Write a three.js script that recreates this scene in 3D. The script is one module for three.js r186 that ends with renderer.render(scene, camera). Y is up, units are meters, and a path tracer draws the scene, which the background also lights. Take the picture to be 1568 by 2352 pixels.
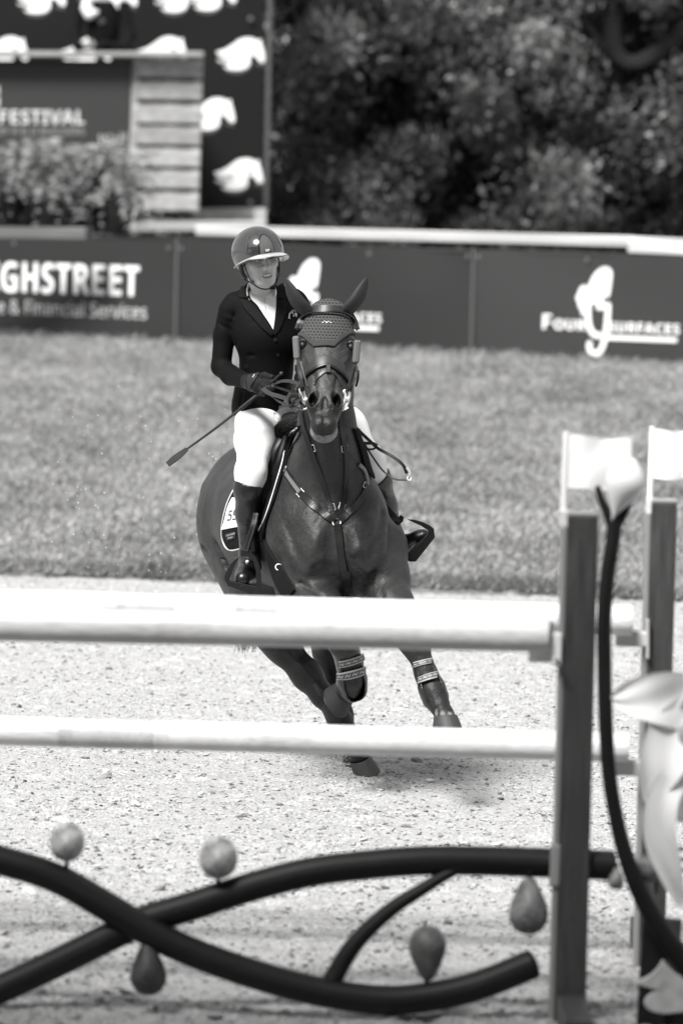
import * as THREE from 'three';
import { mergeGeometries, mergeVertices } from 'three/addons/utils/BufferGeometryUtils.js';
import { RoundedBoxGeometry } from 'three/addons/geometries/RoundedBoxGeometry.js';
import { ImprovedNoise } from 'three/addons/math/ImprovedNoise.js';

// ------------------------------------------------------------------ camera, sky, sun, exposure
const scene = new THREE.Scene();
const FPX = 10000, CAM_H = 2.4;
const camera = new THREE.PerspectiveCamera(THREE.MathUtils.radToDeg(2 * Math.atan(1176 / FPX)), 682 / 1024, 0.5, 600);
camera.rotation.order = 'YXZ';
camera.position.set(0, CAM_H, 0);
camera.rotation.set(-Math.atan(636 / FPX), 0, 0.0227);
camera.focus = 19.15;
camera.userData.fStop = 2.6;
scene.add(camera);
camera.updateMatrixWorld(true);
const renderer = new THREE.WebGLRenderer({ antialias: true });
renderer.toneMapping = THREE.LinearToneMapping;
renderer.toneMappingExposure = 2.5;
renderer.shadowMap.enabled = true;

const SUN_DIR = new THREE.Vector3(-0.42, 1.0, 0.72).normalize();
const sun = new THREE.DirectionalLight(new THREE.Color(1, 0.99, 0.975), 2.9);
sun.position.copy(SUN_DIR).multiplyScalar(60).add(new THREE.Vector3(0, 0, -18));
sun.target.position.set(0, 0, -18);
sun.castShadow = true;
sun.shadow.radius = 32;
sun.shadow.mapSize.set(4096, 4096);
Object.assign(sun.shadow.camera, { left: -30, right: 30, top: 50, bottom: -50, near: 1, far: 160 });
scene.add(sun, sun.target);

const noise3 = new ImprovedNoise();
const N3 = (x, y, z) => noise3.noise(x + 31.7, y + 17.3, z + 5.9);
const fbm = (x, y, z, o = 4) => { let a = 0, s = 1, w = 0.5; for (let i = 0; i < o; i++) { a += w * N3(x * s, y * s, z * s); s *= 2.03; w *= 0.5; } return a; };
{
  const w = 512, h = 256, data = new Float32Array(w * h * 4);
  for (let j = 0; j < h; j++) for (let i = 0; i < w; i++) {
    const el = (j + 0.5) / h * Math.PI - Math.PI / 2, az = (i + 0.5) / w * Math.PI * 2 - Math.PI;
    const d = [Math.cos(el) * Math.cos(az), Math.sin(el), Math.cos(el) * Math.sin(az)];
    const s = Math.max(d[0] * SUN_DIR.x + d[1] * SUN_DIR.y + d[2] * SUN_DIR.z, 0);
    const c = fbm(d[0] * 3.1 / (0.35 + Math.abs(d[1])), d[1] * 2, d[2] * 3.1 / (0.35 + Math.abs(d[1])), 5);
    let L = 0.225 + 0.08 * (1 - Math.abs(d[1])) + 0.12 * c + 0.25 * Math.pow(s, 12);
    if (el < 0) L = 0.19;
    const k = (j * w + i) * 4;
    data[k] = L; data[k + 1] = L * 1.0; data[k + 2] = L * 1.0; data[k + 3] = 1;
  }
  const t = new THREE.DataTexture(data, w, h, THREE.RGBAFormat, THREE.FloatType);
  t.mapping = THREE.EquirectangularReflectionMapping; t.magFilter = t.minFilter = THREE.LinearFilter; t.needsUpdate = true;
  scene.background = t; scene.environment = t;
}

// ------------------------------------------------------------------ helpers
const V = (x, y, z) => new THREE.Vector3(x, y, z);
function rngOf(seed) { let a = seed >>> 0; return () => { a = (a + 0x6d2b79f5) | 0; let t = Math.imul(a ^ (a >>> 15), 1 | a); t = (t + Math.imul(t ^ (t >>> 7), 61 | t)) ^ t; return ((t ^ (t >>> 14)) >>> 0) / 4294967296; }; }
const lerp = (a, b, t) => a + (b - a) * t, clamp = (x, a, b) => Math.min(b, Math.max(a, x));
const sstep = (a, b, x) => { const t = clamp((x - a) / (b - a), 0, 1); return t * t * (3 - 2 * t); };
// a place in the scene measured off the photograph: column, row, metres along the lens axis
function at(x, y, d) { return V((x - 784) / FPX * d, -(y - 1176) / FPX * d, -d).applyMatrix4(camera.matrixWorld); }
function onGround(x, y, g = 0) { const p = at(x, y, 1).sub(camera.position); return p.multiplyScalar((g - CAM_H) / p.y).add(camera.position); }
const depthOf = (p) => -p.clone().applyMatrix4(camera.matrixWorldInverse).z;
camera.matrixWorldInverse.copy(camera.matrixWorld).invert();
const HD = depthOf(onGround(838, 1783));
const W = (x, y, dz) => at(x, y, HD - dz);

const used = new Map();
function numbered(name) { const n = used.get(name) || 0; used.set(name, n + 1); return n ? `${name}_${String(n).padStart(3, '0')}` : name; }
function tag(o, label, category, group, kind) { o.userData.label = label; o.userData.category = category; if (group) o.userData.group = group; if (kind) o.userData.kind = kind; return o; }
function thing(name, label, category, group, pos) { const g = new THREE.Group(); g.name = numbered(name); if (pos) g.position.copy(pos); scene.add(g); return tag(g, label, category, group); }
function mesh(name, geo, m, parent = scene) {
  const o = new THREE.Mesh(geo, m); o.name = parent === scene ? numbered(name) : name; o.castShadow = o.receiveShadow = true; parent.add(o);
  return o;
}
// geometry was made in world space: put it under a group that stands somewhere
function put(name, geo, m, parent) { if (parent.position && parent !== scene) geo.translate(-parent.position.x - (parent.parent && parent.parent !== scene ? parent.parent.position.x : 0), -parent.position.y - (parent.parent && parent.parent !== scene ? parent.parent.position.y : 0), -parent.position.z - (parent.parent && parent.parent !== scene ? parent.parent.position.z : 0)); return mesh(name, geo, m, parent); }
const stuff = (o) => { o.userData.kind = 'stuff'; return o; };

const grey = (v) => new THREE.Color().setRGB(v, v, v);
const mat = (v, rough = 0.8, o = {}) => new THREE.MeshPhysicalMaterial({ color: grey(v), roughness: rough, side: THREE.DoubleSide, ...o });
function noiseTex(size, f, { srgb = false, rep = 1 } = {}) {   // f(u, v) -> 0..1, u and v run 0..1
  const d = new Uint8Array(size * size * 4);
  for (let j = 0; j < size; j++) for (let i = 0; i < size; i++) { const v = clamp(f(i / size, j / size), 0, 1) * 255, k = (j * size + i) * 4; d[k] = d[k + 1] = d[k + 2] = v; d[k + 3] = 255; }
  const t = new THREE.DataTexture(d, size, size); t.wrapS = t.wrapT = THREE.RepeatWrapping; t.magFilter = THREE.LinearFilter; t.minFilter = THREE.LinearMipmapLinearFilter; t.generateMipmaps = true;
  if (srgb) t.colorSpace = THREE.SRGBColorSpace; t.repeat.set(rep, rep); t.needsUpdate = true; return t;
}
// noise that tiles over the unit square
function tile(u, v, f, seed = 0) {
  const a = N3(u * f, v * f, seed), b = N3((u - 1) * f, v * f, seed), c = N3(u * f, (v - 1) * f, seed), e = N3((u - 1) * f, (v - 1) * f, seed);
  return lerp(lerp(a, b, u), lerp(c, e, u), v);
}
function canvasTex(w, h, draw) {
  const c = document.createElement('canvas'); c.width = w; c.height = h; const g = c.getContext('2d'); draw(g, w, h);
  const t = new THREE.CanvasTexture(c); t.colorSpace = THREE.SRGBColorSpace; t.anisotropy = 8; return t;
}
const css = (v) => `rgb(${v},${v},${v})`;
// box between two opposite corners in a frame
function box(w, h, d, r = 0.004) { return new RoundedBoxGeometry(w, h, d, 2, Math.min(r, w / 2.1, h / 2.1, d / 2.1)); }
// box whose long side runs from a to b (world), h tall, t deep
function beam(a, b, h, t, r = 0.004) {
  const dir = b.clone().sub(a), L = dir.length(), g = box(L, h, t, r), x = dir.normalize(), z = V(0, 1, 0).cross(x).normalize().negate(), y = z.clone().cross(x);
  return g.applyMatrix4(new THREE.Matrix4().makeBasis(x, y, x.clone().cross(y)).setPosition(a.clone().add(b).multiplyScalar(0.5)));
}
function tube(pts, r, seg = 40, rad = 10, closed = false) {   // r: number or (t) => radius
  const curve = new THREE.CatmullRomCurve3(pts, closed, 'centripetal');
  const g = new THREE.TubeGeometry(curve, seg, 1, rad, closed), p = g.attributes.position, c = V();
  for (let i = 0; i <= seg; i++) {
    curve.getPointAt(closed ? (i / seg) % 1 : i / seg, c); const R = typeof r === 'function' ? r(i / seg) : r;
    for (let j = 0; j <= rad; j++) { const k = i * (rad + 1) + j; p.setXYZ(k, c.x + (p.getX(k) - c.x) * R, c.y + (p.getY(k) - c.y) * R, c.z + (p.getZ(k) - c.z) * R); }
  }
  const parts = [g];
  if (!closed) for (const e of [0, 1]) {
    const R = typeof r === 'function' ? r(e) : r; if (R < 0.0015) continue;
    const s = new THREE.SphereGeometry(R, rad, 6, 0, Math.PI * 2, 0, Math.PI / 2); s.scale(1, 0.35, 1);
    s.applyQuaternion(new THREE.Quaternion().setFromUnitVectors(V(0, 1, 0), curve.getTangentAt(e).multiplyScalar(e ? 1 : -1))); s.translate(...curve.getPointAt(e).toArray()); parts.push(s);
  }
  g.computeVertexNormals();
  return mergeGeometries(parts);
}
// flat strap with square edges through points with normals
function strap(pts, nrm, width, thick = 0.003) {
  const n = pts.length, pos = [], idx = [], uv = [], tg = V(), s = V(); let L = 0;
  for (let i = 0; i < n; i++) {
    tg.copy(pts[Math.min(i + 1, n - 1)]).sub(pts[Math.max(i - 1, 0)]).normalize();
    const nn = nrm[i].clone().addScaledVector(tg, -nrm[i].dot(tg)).normalize(); s.copy(tg).cross(nn).normalize();
    const w = (typeof width === 'function' ? width(i / (n - 1)) : width) / 2; if (i) L += pts[i].distanceTo(pts[i - 1]);
    for (const [a, b] of [[-1, 0], [-0.86, 1], [0.86, 1], [1, 0]]) { pos.push(pts[i].x + s.x * w * a + nn.x * thick * b, pts[i].y + s.y * w * a + nn.y * thick * b, pts[i].z + s.z * w * a + nn.z * thick * b); uv.push(a * w, L); }
  }
  for (let i = 0; i < n - 1; i++) for (let k = 0; k < 4; k++) { const a = i * 4 + k, b = i * 4 + (k + 1) % 4; idx.push(a, a + 4, b, b, a + 4, b + 4); }
  idx.push(0, 1, 2, 0, 2, 3); const e = (n - 1) * 4; idx.push(e, e + 2, e + 1, e, e + 3, e + 2);
  const g = new THREE.BufferGeometry(); g.setAttribute('position', new THREE.Float32BufferAttribute(pos, 3)); g.setAttribute('uv', new THREE.Float32BufferAttribute(uv, 2)); g.setIndex(idx);
  const f = g.toNonIndexed(); f.computeVertexNormals(); return f;
}
const plain = (g) => { const q = g.index ? g.toNonIndexed() : g; for (const k of Object.keys(q.attributes)) if (!['position', 'normal', 'uv'].includes(k)) q.deleteAttribute(k); if (!q.attributes.uv) q.setAttribute('uv', new THREE.Float32BufferAttribute(new Float32Array(q.attributes.position.count * 2), 2)); return q; };
const join = (list) => mergeGeometries(list.map(plain));

// ------------------------------------------------------------------ distance fields and their meshing
const smin = (a, b, k) => { const h = Math.max(k - Math.abs(a - b), 0) / k; return Math.min(a, b) - h * h * k * 0.25; };
class Field {
  constructor() { this.p = []; this.m = []; }
  cone(a, b, ra, rb, k = 0.04, o = {}) { const e = b.clone().sub(a); this.p.push({ t: 0, ax: a.x, ay: a.y, az: a.z, ex: e.x, ey: e.y, ez: e.z, l: 1 / Math.max(e.lengthSq(), 1e-9), ra, rb, k, ...o }); return this; }
  chain(list, k = 0.04, o) { for (let i = 0; i + 1 < list.length; i++) this.cone(list[i][0], list[i + 1][0], list[i][1], list[i + 1][1], k, o); return this; }
  ell(c, rx, ry, rz, k = 0.04, basis = null, o = {}) { this.p.push({ t: 1, c, rx, ry, rz, k, b: basis, ...o }); return this; }
  bump(a, b, w, amp) { const e = b.clone().sub(a); this.m.push({ ax: a.x, ay: a.y, az: a.z, ex: e.x, ey: e.y, ez: e.z, l: 1 / Math.max(e.lengthSq(), 1e-9), w, amp }); return this; }
  one(q, x, y, z) {
    if (q.t === 0) {
      const px = x - q.ax, py = y - q.ay, pz = z - q.az; let t = (px * q.ex + py * q.ey + pz * q.ez) * q.l; t = t < 0 ? 0 : t > 1 ? 1 : t;
      const dx = px - q.ex * t, dy = py - q.ey * t, dz = pz - q.ez * t; return Math.sqrt(dx * dx + dy * dy + dz * dz) - (q.ra + (q.rb - q.ra) * t);
    }
    let px = x - q.c.x, py = y - q.c.y, pz = z - q.c.z;
    if (q.b) { const [X, Y, Z] = q.b, a = px * X.x + py * X.y + pz * X.z, b = px * Y.x + py * Y.y + pz * Y.z, c = px * Z.x + py * Z.y + pz * Z.z; px = a; py = b; pz = c; }
    const a = px / q.rx, b = py / q.ry, c = pz / q.rz, k0 = Math.sqrt(a * a + b * b + c * c), k1 = Math.sqrt((a / q.rx) ** 2 + (b / q.ry) ** 2 + (c / q.rz) ** 2);
    return k1 < 1e-6 ? -Math.min(q.rx, q.ry, q.rz) : k0 * (k0 - 1) / k1;
  }
  d(x, y, z, L = this) {
    let d = 9;
    for (const q of L.p) { const e = this.one(q, x, y, z); d = q.sub ? -smin(-d, e, q.k) : smin(d, e, q.k); }
    for (const q of L.m) {
      const px = x - q.ax, py = y - q.ay, pz = z - q.az; let t = (px * q.ex + py * q.ey + pz * q.ez) * q.l; t = t < 0 ? 0 : t > 1 ? 1 : t;
      const dx = px - q.ex * t, dy = py - q.ey * t, dz = pz - q.ez * t, r = (dx * dx + dy * dy + dz * dz) / (q.w * q.w); if (r < 6) d -= q.amp * Math.exp(-r);
    }
    return d;
  }
  cull(x, y, z, R) {
    const e = this.p.map((q) => this.one(q, x, y, z)); let best = 9; this.p.forEach((q, i) => { if (!q.sub) best = Math.min(best, e[i]); });
    return { p: this.p.filter((q, i) => q.sub ? e[i] < 2 * R + q.k : e[i] - 1.6 * R < best + 1.6 * R + q.k + 0.03), m: this.m.filter((q) => { const px = x - q.ax, py = y - q.ay, pz = z - q.az; let t = (px * q.ex + py * q.ey + pz * q.ez) * q.l; t = t < 0 ? 0 : t > 1 ? 1 : t; return Math.hypot(px - q.ex * t, py - q.ey * t, pz - q.ez * t) < R + 2.5 * q.w; }) };
  }
}
class FnField { constructor(f) { this.d = f; } cull() { return null; } }
function netMesh(F, lo, hi, h, { color, uv } = {}) {
  const nx = Math.ceil((hi.x - lo.x) / h) + 1, ny = Math.ceil((hi.y - lo.y) / h) + 1, nz = Math.ceil((hi.z - lo.z) / h) + 1, B = 8;
  const val = new Float32Array(nx * ny * nz), id = (i, j, k) => (k * ny + j) * nx + i, live = [];
  for (let k0 = 0; k0 < nz; k0 += B) for (let j0 = 0; j0 < ny; j0 += B) for (let i0 = 0; i0 < nx; i0 += B) {
    const cx = lo.x + (i0 + 3.5) * h, cy = lo.y + (j0 + 3.5) * h, cz = lo.z + (k0 + 3.5) * h, R = 8 * h * 0.87, c = F.d(cx, cy, cz), far = Math.abs(c) > R * 1.7 + 0.02, L = far ? null : F.cull(cx, cy, cz, R);
    if (!far) live.push([i0, j0, k0]);
    for (let k = k0; k < Math.min(k0 + B, nz); k++) for (let j = j0; j < Math.min(j0 + B, ny); j++) for (let i = i0; i < Math.min(i0 + B, nx); i++)
      val[id(i, j, k)] = far ? c : L ? F.d(lo.x + i * h, lo.y + j * h, lo.z + k * h, L) : F.d(lo.x + i * h, lo.y + j * h, lo.z + k * h);
  }
  const vid = new Int32Array(nx * ny * nz).fill(-1), P = [];
  const off = [[0, 0, 0], [1, 0, 0], [0, 1, 0], [1, 1, 0], [0, 0, 1], [1, 0, 1], [0, 1, 1], [1, 1, 1]], E = [[0, 1], [2, 3], [4, 5], [6, 7], [0, 2], [1, 3], [4, 6], [5, 7], [0, 4], [1, 5], [2, 6], [3, 7]];
  const s = new Float64Array(8);
  for (const [i0, j0, k0] of live) for (let k = k0; k < Math.min(k0 + B, nz - 1); k++) for (let j = j0; j < Math.min(j0 + B, ny - 1); j++) for (let i = i0; i < Math.min(i0 + B, nx - 1); i++) {
    let m = 0; for (let c = 0; c < 8; c++) { s[c] = val[id(i + off[c][0], j + off[c][1], k + off[c][2])]; if (s[c] < 0) m++; }
    if (m === 0 || m === 8) continue;
    let x = 0, y = 0, z = 0, n = 0;
    for (const [a, b] of E) if ((s[a] < 0) !== (s[b] < 0)) { const t = s[a] / (s[a] - s[b]); x += lerp(off[a][0], off[b][0], t); y += lerp(off[a][1], off[b][1], t); z += lerp(off[a][2], off[b][2], t); n++; }
    vid[id(i, j, k)] = P.length / 3; P.push(lo.x + (i + x / n) * h, lo.y + (j + y / n) * h, lo.z + (k + z / n) * h);
  }
  const I = [];
  for (const [i0, j0, k0] of live) for (let k = Math.max(k0, 1); k < Math.min(k0 + B, nz - 1); k++) for (let j = Math.max(j0, 1); j < Math.min(j0 + B, ny - 1); j++) for (let i = Math.max(i0, 1); i < Math.min(i0 + B, nx - 1); i++) {
    const a = val[id(i, j, k)] < 0;
    const q = (b, v0, v1, v2, v3) => { if (a === b || v0 < 0 || v1 < 0 || v2 < 0 || v3 < 0) return; a ? I.push(v0, v1, v2, v0, v2, v3) : I.push(v0, v2, v1, v0, v3, v2); };
    q(val[id(i + 1, j, k)] < 0, vid[id(i, j - 1, k - 1)], vid[id(i, j, k - 1)], vid[id(i, j, k)], vid[id(i, j - 1, k)]);
    q(val[id(i, j + 1, k)] < 0, vid[id(i - 1, j, k - 1)], vid[id(i - 1, j, k)], vid[id(i, j, k)], vid[id(i, j, k - 1)]);
    q(val[id(i, j, k + 1)] < 0, vid[id(i - 1, j - 1, k)], vid[id(i, j - 1, k)], vid[id(i, j, k)], vid[id(i - 1, j, k)]);
  }
  const n = P.length / 3, NR = new Float32Array(n * 3), UV = new Float32Array(n * 2), C = color ? new Float32Array(n * 3) : null, e = h * 0.45;
  for (let i = 0; i < n; i++) {
    let x = P[3 * i], y = P[3 * i + 1], z = P[3 * i + 2];
    const L = F.cull(x, y, z, h * 2), f = (a, b, c) => L ? F.d(a, b, c, L) : F.d(a, b, c);
    let gx = f(x + e, y, z) - f(x - e, y, z), gy = f(x, y + e, z) - f(x, y - e, z), gz = f(x, y, z + e) - f(x, y, z - e); const g = Math.hypot(gx, gy, gz) || 1; gx /= g; gy /= g; gz /= g;
    NR[3 * i] = gx; NR[3 * i + 1] = gy; NR[3 * i + 2] = gz;
    const w = uv ? uv(x, y, z, gx, gy, gz) : [x + 0.7 * z, y + 0.31 * z]; UV[2 * i] = w[0]; UV[2 * i + 1] = w[1];
    if (C) { const c = color(x, y, z, gx, gy, gz); C[3 * i] = C[3 * i + 1] = C[3 * i + 2] = c; }
  }
  const G = new THREE.BufferGeometry(); G.setAttribute('position', new THREE.Float32BufferAttribute(P, 3)); G.setAttribute('normal', new THREE.BufferAttribute(NR, 3)); G.setAttribute('uv', new THREE.BufferAttribute(UV, 2));
  if (C) G.setAttribute('color', new THREE.BufferAttribute(C, 3)); G.setIndex(I); return G;
}
function gradient(F, p, e = 0.003) { return V(F.d(p.x + e, p.y, p.z) - F.d(p.x - e, p.y, p.z), F.d(p.x, p.y + e, p.z) - F.d(p.x, p.y - e, p.z), F.d(p.x, p.y, p.z + e) - F.d(p.x, p.y, p.z - e)).normalize(); }
// where the line of sight through (x, y) first meets a body; else the nearest pass
function meet(F, x, y, d0 = HD - 1.7, d1 = HD + 1.2) {
  let d = d0, best = 9, bd = d0; const p = V();
  for (let i = 0; i < 260 && d < d1; i++) { p.copy(at(x, y, d)); const s = F.d(p.x, p.y, p.z); if (s < best) { best = s; bd = d; } if (s < 0.0008) break; d += Math.max(s * 0.7, 0.002); }
  const q = at(x, y, bd); let n = gradient(F, q); for (let i = 0; i < 4 && best >= 0.0008; i++) { q.addScaledVector(n, -F.d(q.x, q.y, q.z) * 0.9); n = gradient(F, q); }
  return { p: q, n };
}
function drape(F, px, n = 24, lift = 0.002, d0, d1, face = 0) {
  const c = new THREE.CatmullRomCurve3(px.map(([x, y]) => V(x, y, 0)), false, 'centripetal'), pts = [], nr = [];
  for (let i = 0; i < n; i++) { const s = c.getPointAt(i / (n - 1)), m = meet(F, s.x, s.y, d0, d1); pts.push(m.p.addScaledVector(m.n, lift)); nr.push(face ? m.n.lerp(V(0, 0.25, 0.97), face).normalize() : m.n); }
  for (let r = 0; r < 2; r++) { const q = pts.map((p) => p.clone()), w = nr.map((p) => p.clone()); for (let i = 1; i < n - 1; i++) { pts[i].copy(q[i - 1]).add(q[i]).add(q[i]).add(q[i + 1]).multiplyScalar(0.25); nr[i].copy(w[i - 1]).add(w[i]).add(w[i + 1]).normalize(); } }
  return [pts, nr];
}
// a sheet lying on a body between two edge lines, with thickness
function sheet(F, left, right, nu, nv, lift, thick, d0, d1) {
  const cl = new THREE.CatmullRomCurve3(left.map(([x, y]) => V(x, y, 0)), false, 'centripetal'), cr = new THREE.CatmullRomCurve3(right.map(([x, y]) => V(x, y, 0)), false, 'centripetal');
  const P = [], I = [], U = [], m = (nu + 1) * (nv + 1);
  const tops = [];
  for (let j = 0; j <= nv; j++) for (let i = 0; i <= nu; i++) {
    const a = cl.getPointAt(j / nv), b = cr.getPointAt(j / nv), s = a.lerp(b, i / nu), q = meet(F, s.x, s.y, d0, d1); tops.push([q.p.addScaledVector(q.n, lift), q.n, i / nu, j / nv]);
  }
  for (const s of [1, 0]) for (const [p, n, u, v] of tops) { P.push(p.x + n.x * thick * s, p.y + n.y * thick * s, p.z + n.z * thick * s); U.push(u, 1 - v); }
  const id = (i, j) => j * (nu + 1) + i;
  for (let j = 0; j < nv; j++) for (let i = 0; i < nu; i++) { const a = id(i, j), b = id(i + 1, j), c = id(i, j + 1), d = id(i + 1, j + 1); I.push(a, c, b, b, c, d, a + m, b + m, c + m, b + m, d + m, c + m); }
  const rim = []; for (let i = 0; i < nu; i++) rim.push(id(i, 0)); for (let j = 0; j < nv; j++) rim.push(id(nu, j)); for (let i = nu; i > 0; i--) rim.push(id(i, nv)); for (let j = nv; j > 0; j--) rim.push(id(0, j));
  rim.forEach((a, q) => { const b = rim[(q + 1) % rim.length]; I.push(a, b, a + m, b, b + m, a + m); });
  const g = new THREE.BufferGeometry(); g.setAttribute('position', new THREE.Float32BufferAttribute(P, 3)); g.setAttribute('uv', new THREE.Float32BufferAttribute(U, 2)); g.setIndex(I); g.computeVertexNormals(); return g;
}

// ------------------------------------------------------------------ ground: land, sand arena, grass bank
const A_EDGE_L = onGround(0, 1322), A_EDGE_R = onGround(1568, 1386);       // where sand meets turf
const edgeDir = A_EDGE_R.clone().sub(A_EDGE_L).setY(0).normalize();
const edgeZ = (x) => A_EDGE_L.z + (x - A_EDGE_L.x) * edgeDir.z / edgeDir.x;
const FENCE_A = at(0, 772, 48.3), FENCE_B = at(1568, 838, 43.7);           // foot of the fence
const fenceZ = (x) => FENCE_A.z + (x - FENCE_A.x) * (FENCE_B.z - FENCE_A.z) / (FENCE_B.x - FENCE_A.x);
const fenceY = (x) => FENCE_A.y + (x - FENCE_A.x) * (FENCE_B.y - FENCE_A.y) / (FENCE_B.x - FENCE_A.x);
function bankY(x, z) {
  const e = edgeZ(x), f = fenceZ(x); if (z > e) return 0.0;
  const t = clamp((e - z) / (e - f), 0, 1.6), lip = 0.07 * sstep(0, 0.06, e - z);
  return lip + (clamp(fenceY(clamp(x, -9, 9)), 0.6, 1.6) - 0.07) * Math.min(t, 1.05) + 0.03 * N3(x * 0.7, z * 0.5, 3);
}
function gridMesh(x0, x1, nx, z0, z1, nz, y, uvs = 1) {
  const P = [], U = [], I = [];
  for (let j = 0; j <= nz; j++) for (let i = 0; i <= nx; i++) { const x = lerp(x0, x1, i / nx), zz = lerp(z0, z1, j / nz), q = y(x, zz, i / nx, j / nz); P.push(Array.isArray(q) ? q[0] : x, Array.isArray(q) ? q[1] : q, Array.isArray(q) ? q[2] : zz); U.push(P[P.length - 3] * uvs, P[P.length - 1] * uvs); }
  for (let j = 0; j < nz; j++) for (let i = 0; i < nx; i++) { const a = j * (nx + 1) + i; I.push(a, a + nx + 1, a + 1, a + 1, a + nx + 1, a + nx + 2); }
  const g = new THREE.BufferGeometry(); g.setAttribute('position', new THREE.Float32BufferAttribute(P, 3)); g.setAttribute('uv', new THREE.Float32BufferAttribute(U, 2)); g.setIndex(I); g.computeVertexNormals(); return g;
}
const sandCol = noiseTex(512, (u, v) => 0.86 + 0.08 * tile(u, v, 9, 1) + 0.14 * tile(u, v, 34, 2) + 0.3 * tile(u, v, 90, 3), { srgb: true });
const sandBump = noiseTex(512, (u, v) => 0.5 + 0.32 * tile(u, v, 26, 4) + 0.34 * tile(u, v, 60, 5) + 0.25 * tile(u, v, 120, 6));
const sandMat = mat(0.50, 0.95, { map: sandCol, bumpMap: sandBump, bumpScale: 0.011 });
const turfCol = noiseTex(512, (u, v) => 0.8 + 0.22 * tile(u, v, 7, 11) + 0.25 * tile(u, v, 23, 12), { srgb: true });
const turfMat = mat(0.26, 0.95, { map: turfCol });
tag(mesh('ground', gridMesh(-300, 300, 24, 60, -360, 24, (x, z) => -0.12), turfMat), 'grassy land reaching to the horizon around the arena', 'ground', null, 'structure');
{
  const coarse = gridMesh(-45, 45, 60, 14, -12, 30, () => -0.012), side = [gridMesh(-45, -3.1, 30, -12, -40, 60, (x, z, u, v) => { const e = edgeZ(x); return [x, -0.012, lerp(-12, e - 0.1, v)]; }), gridMesh(3.1, 45, 30, -12, -40, 60, (x, z, u, v) => [x, -0.012, lerp(-12, edgeZ(x) - 0.1, v)])];
  const prints = Array.from({ length: 420 }, ((R) => () => [(R() - 0.5) * 6.2, -12.2 - R() * 18.5, R() * 6.28, 0.045 + R() * 0.03])(rngOf(60)));
  const cellOf = new Map(); prints.forEach((p) => { for (let a = -1; a <= 1; a++) for (let b = -1; b <= 1; b++) { const k = (Math.floor(p[0] * 4) + a) + ',' + (Math.floor(p[1] * 4) + b); if (!cellOf.has(k)) cellOf.set(k, []); cellOf.get(k).push(p); } });
  const dent = (x, z) => { let d = 0; for (const [px, pz, a, r] of cellOf.get(Math.floor(x * 4) + ',' + Math.floor(z * 4)) || []) { const c = Math.cos(a), s = Math.sin(a), u = ((x - px) * c + (z - pz) * s) / r, v = (-(x - px) * s + (z - pz) * c) / (r * 1.25), q = Math.hypot(u, v); d += -0.020 * sstep(1.05, 0.6, q) + 0.010 * Math.exp(-((q - 1.3) ** 2) / 0.08); } return d; };
  const relief = (x, z) => dent(x, z) + 0.010 * N3(x * 1.3, z * 1.1, 1) + 0.006 * Math.abs(N3(x * 6, z * 5, 2)) + 0.009 * N3(x * 19, z * 15, 3) + 0.007 * N3(x * 40, z * 33, 4);
  const fine = gridMesh(-3.1, 3.1, 250, -12, -32, 640, (x, z, u, v) => { const zz = lerp(-12, edgeZ(x) - 0.1, Math.pow(v, 1.12)); return [x, relief(x, zz), zz]; });
  tag(mesh('arena_sand', join([coarse, ...side, fine]), sandMat), 'pale churned sand footing of the riding arena', 'sand', null, 'structure');
  globalThis.reliefAt = relief;
}
{
  const strips = [[-60, -7, 40], [-7, 7, 120], [7, 60, 40]].map(([a, b, n]) => gridMesh(a, b, n, 0, 1, 150, (x, z, u, v) => { const e = edgeZ(x), zz = e - (v < 0.04 ? v / 0.04 * 0.08 : 0.08 + (v - 0.04) / 0.96 * 44) + 0.04 * N3(x * 4, 7, 7) + 0.03 * N3(x * 13, 2, 2); return [x, v === 0 ? -0.05 : bankY(x, zz - 0.0), zz]; }));
  tag(mesh('grass_bank', join(strips), turfMat), 'mown grass bank rising from the arena to the fence', 'grass bank', null, 'structure');
}
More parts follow.
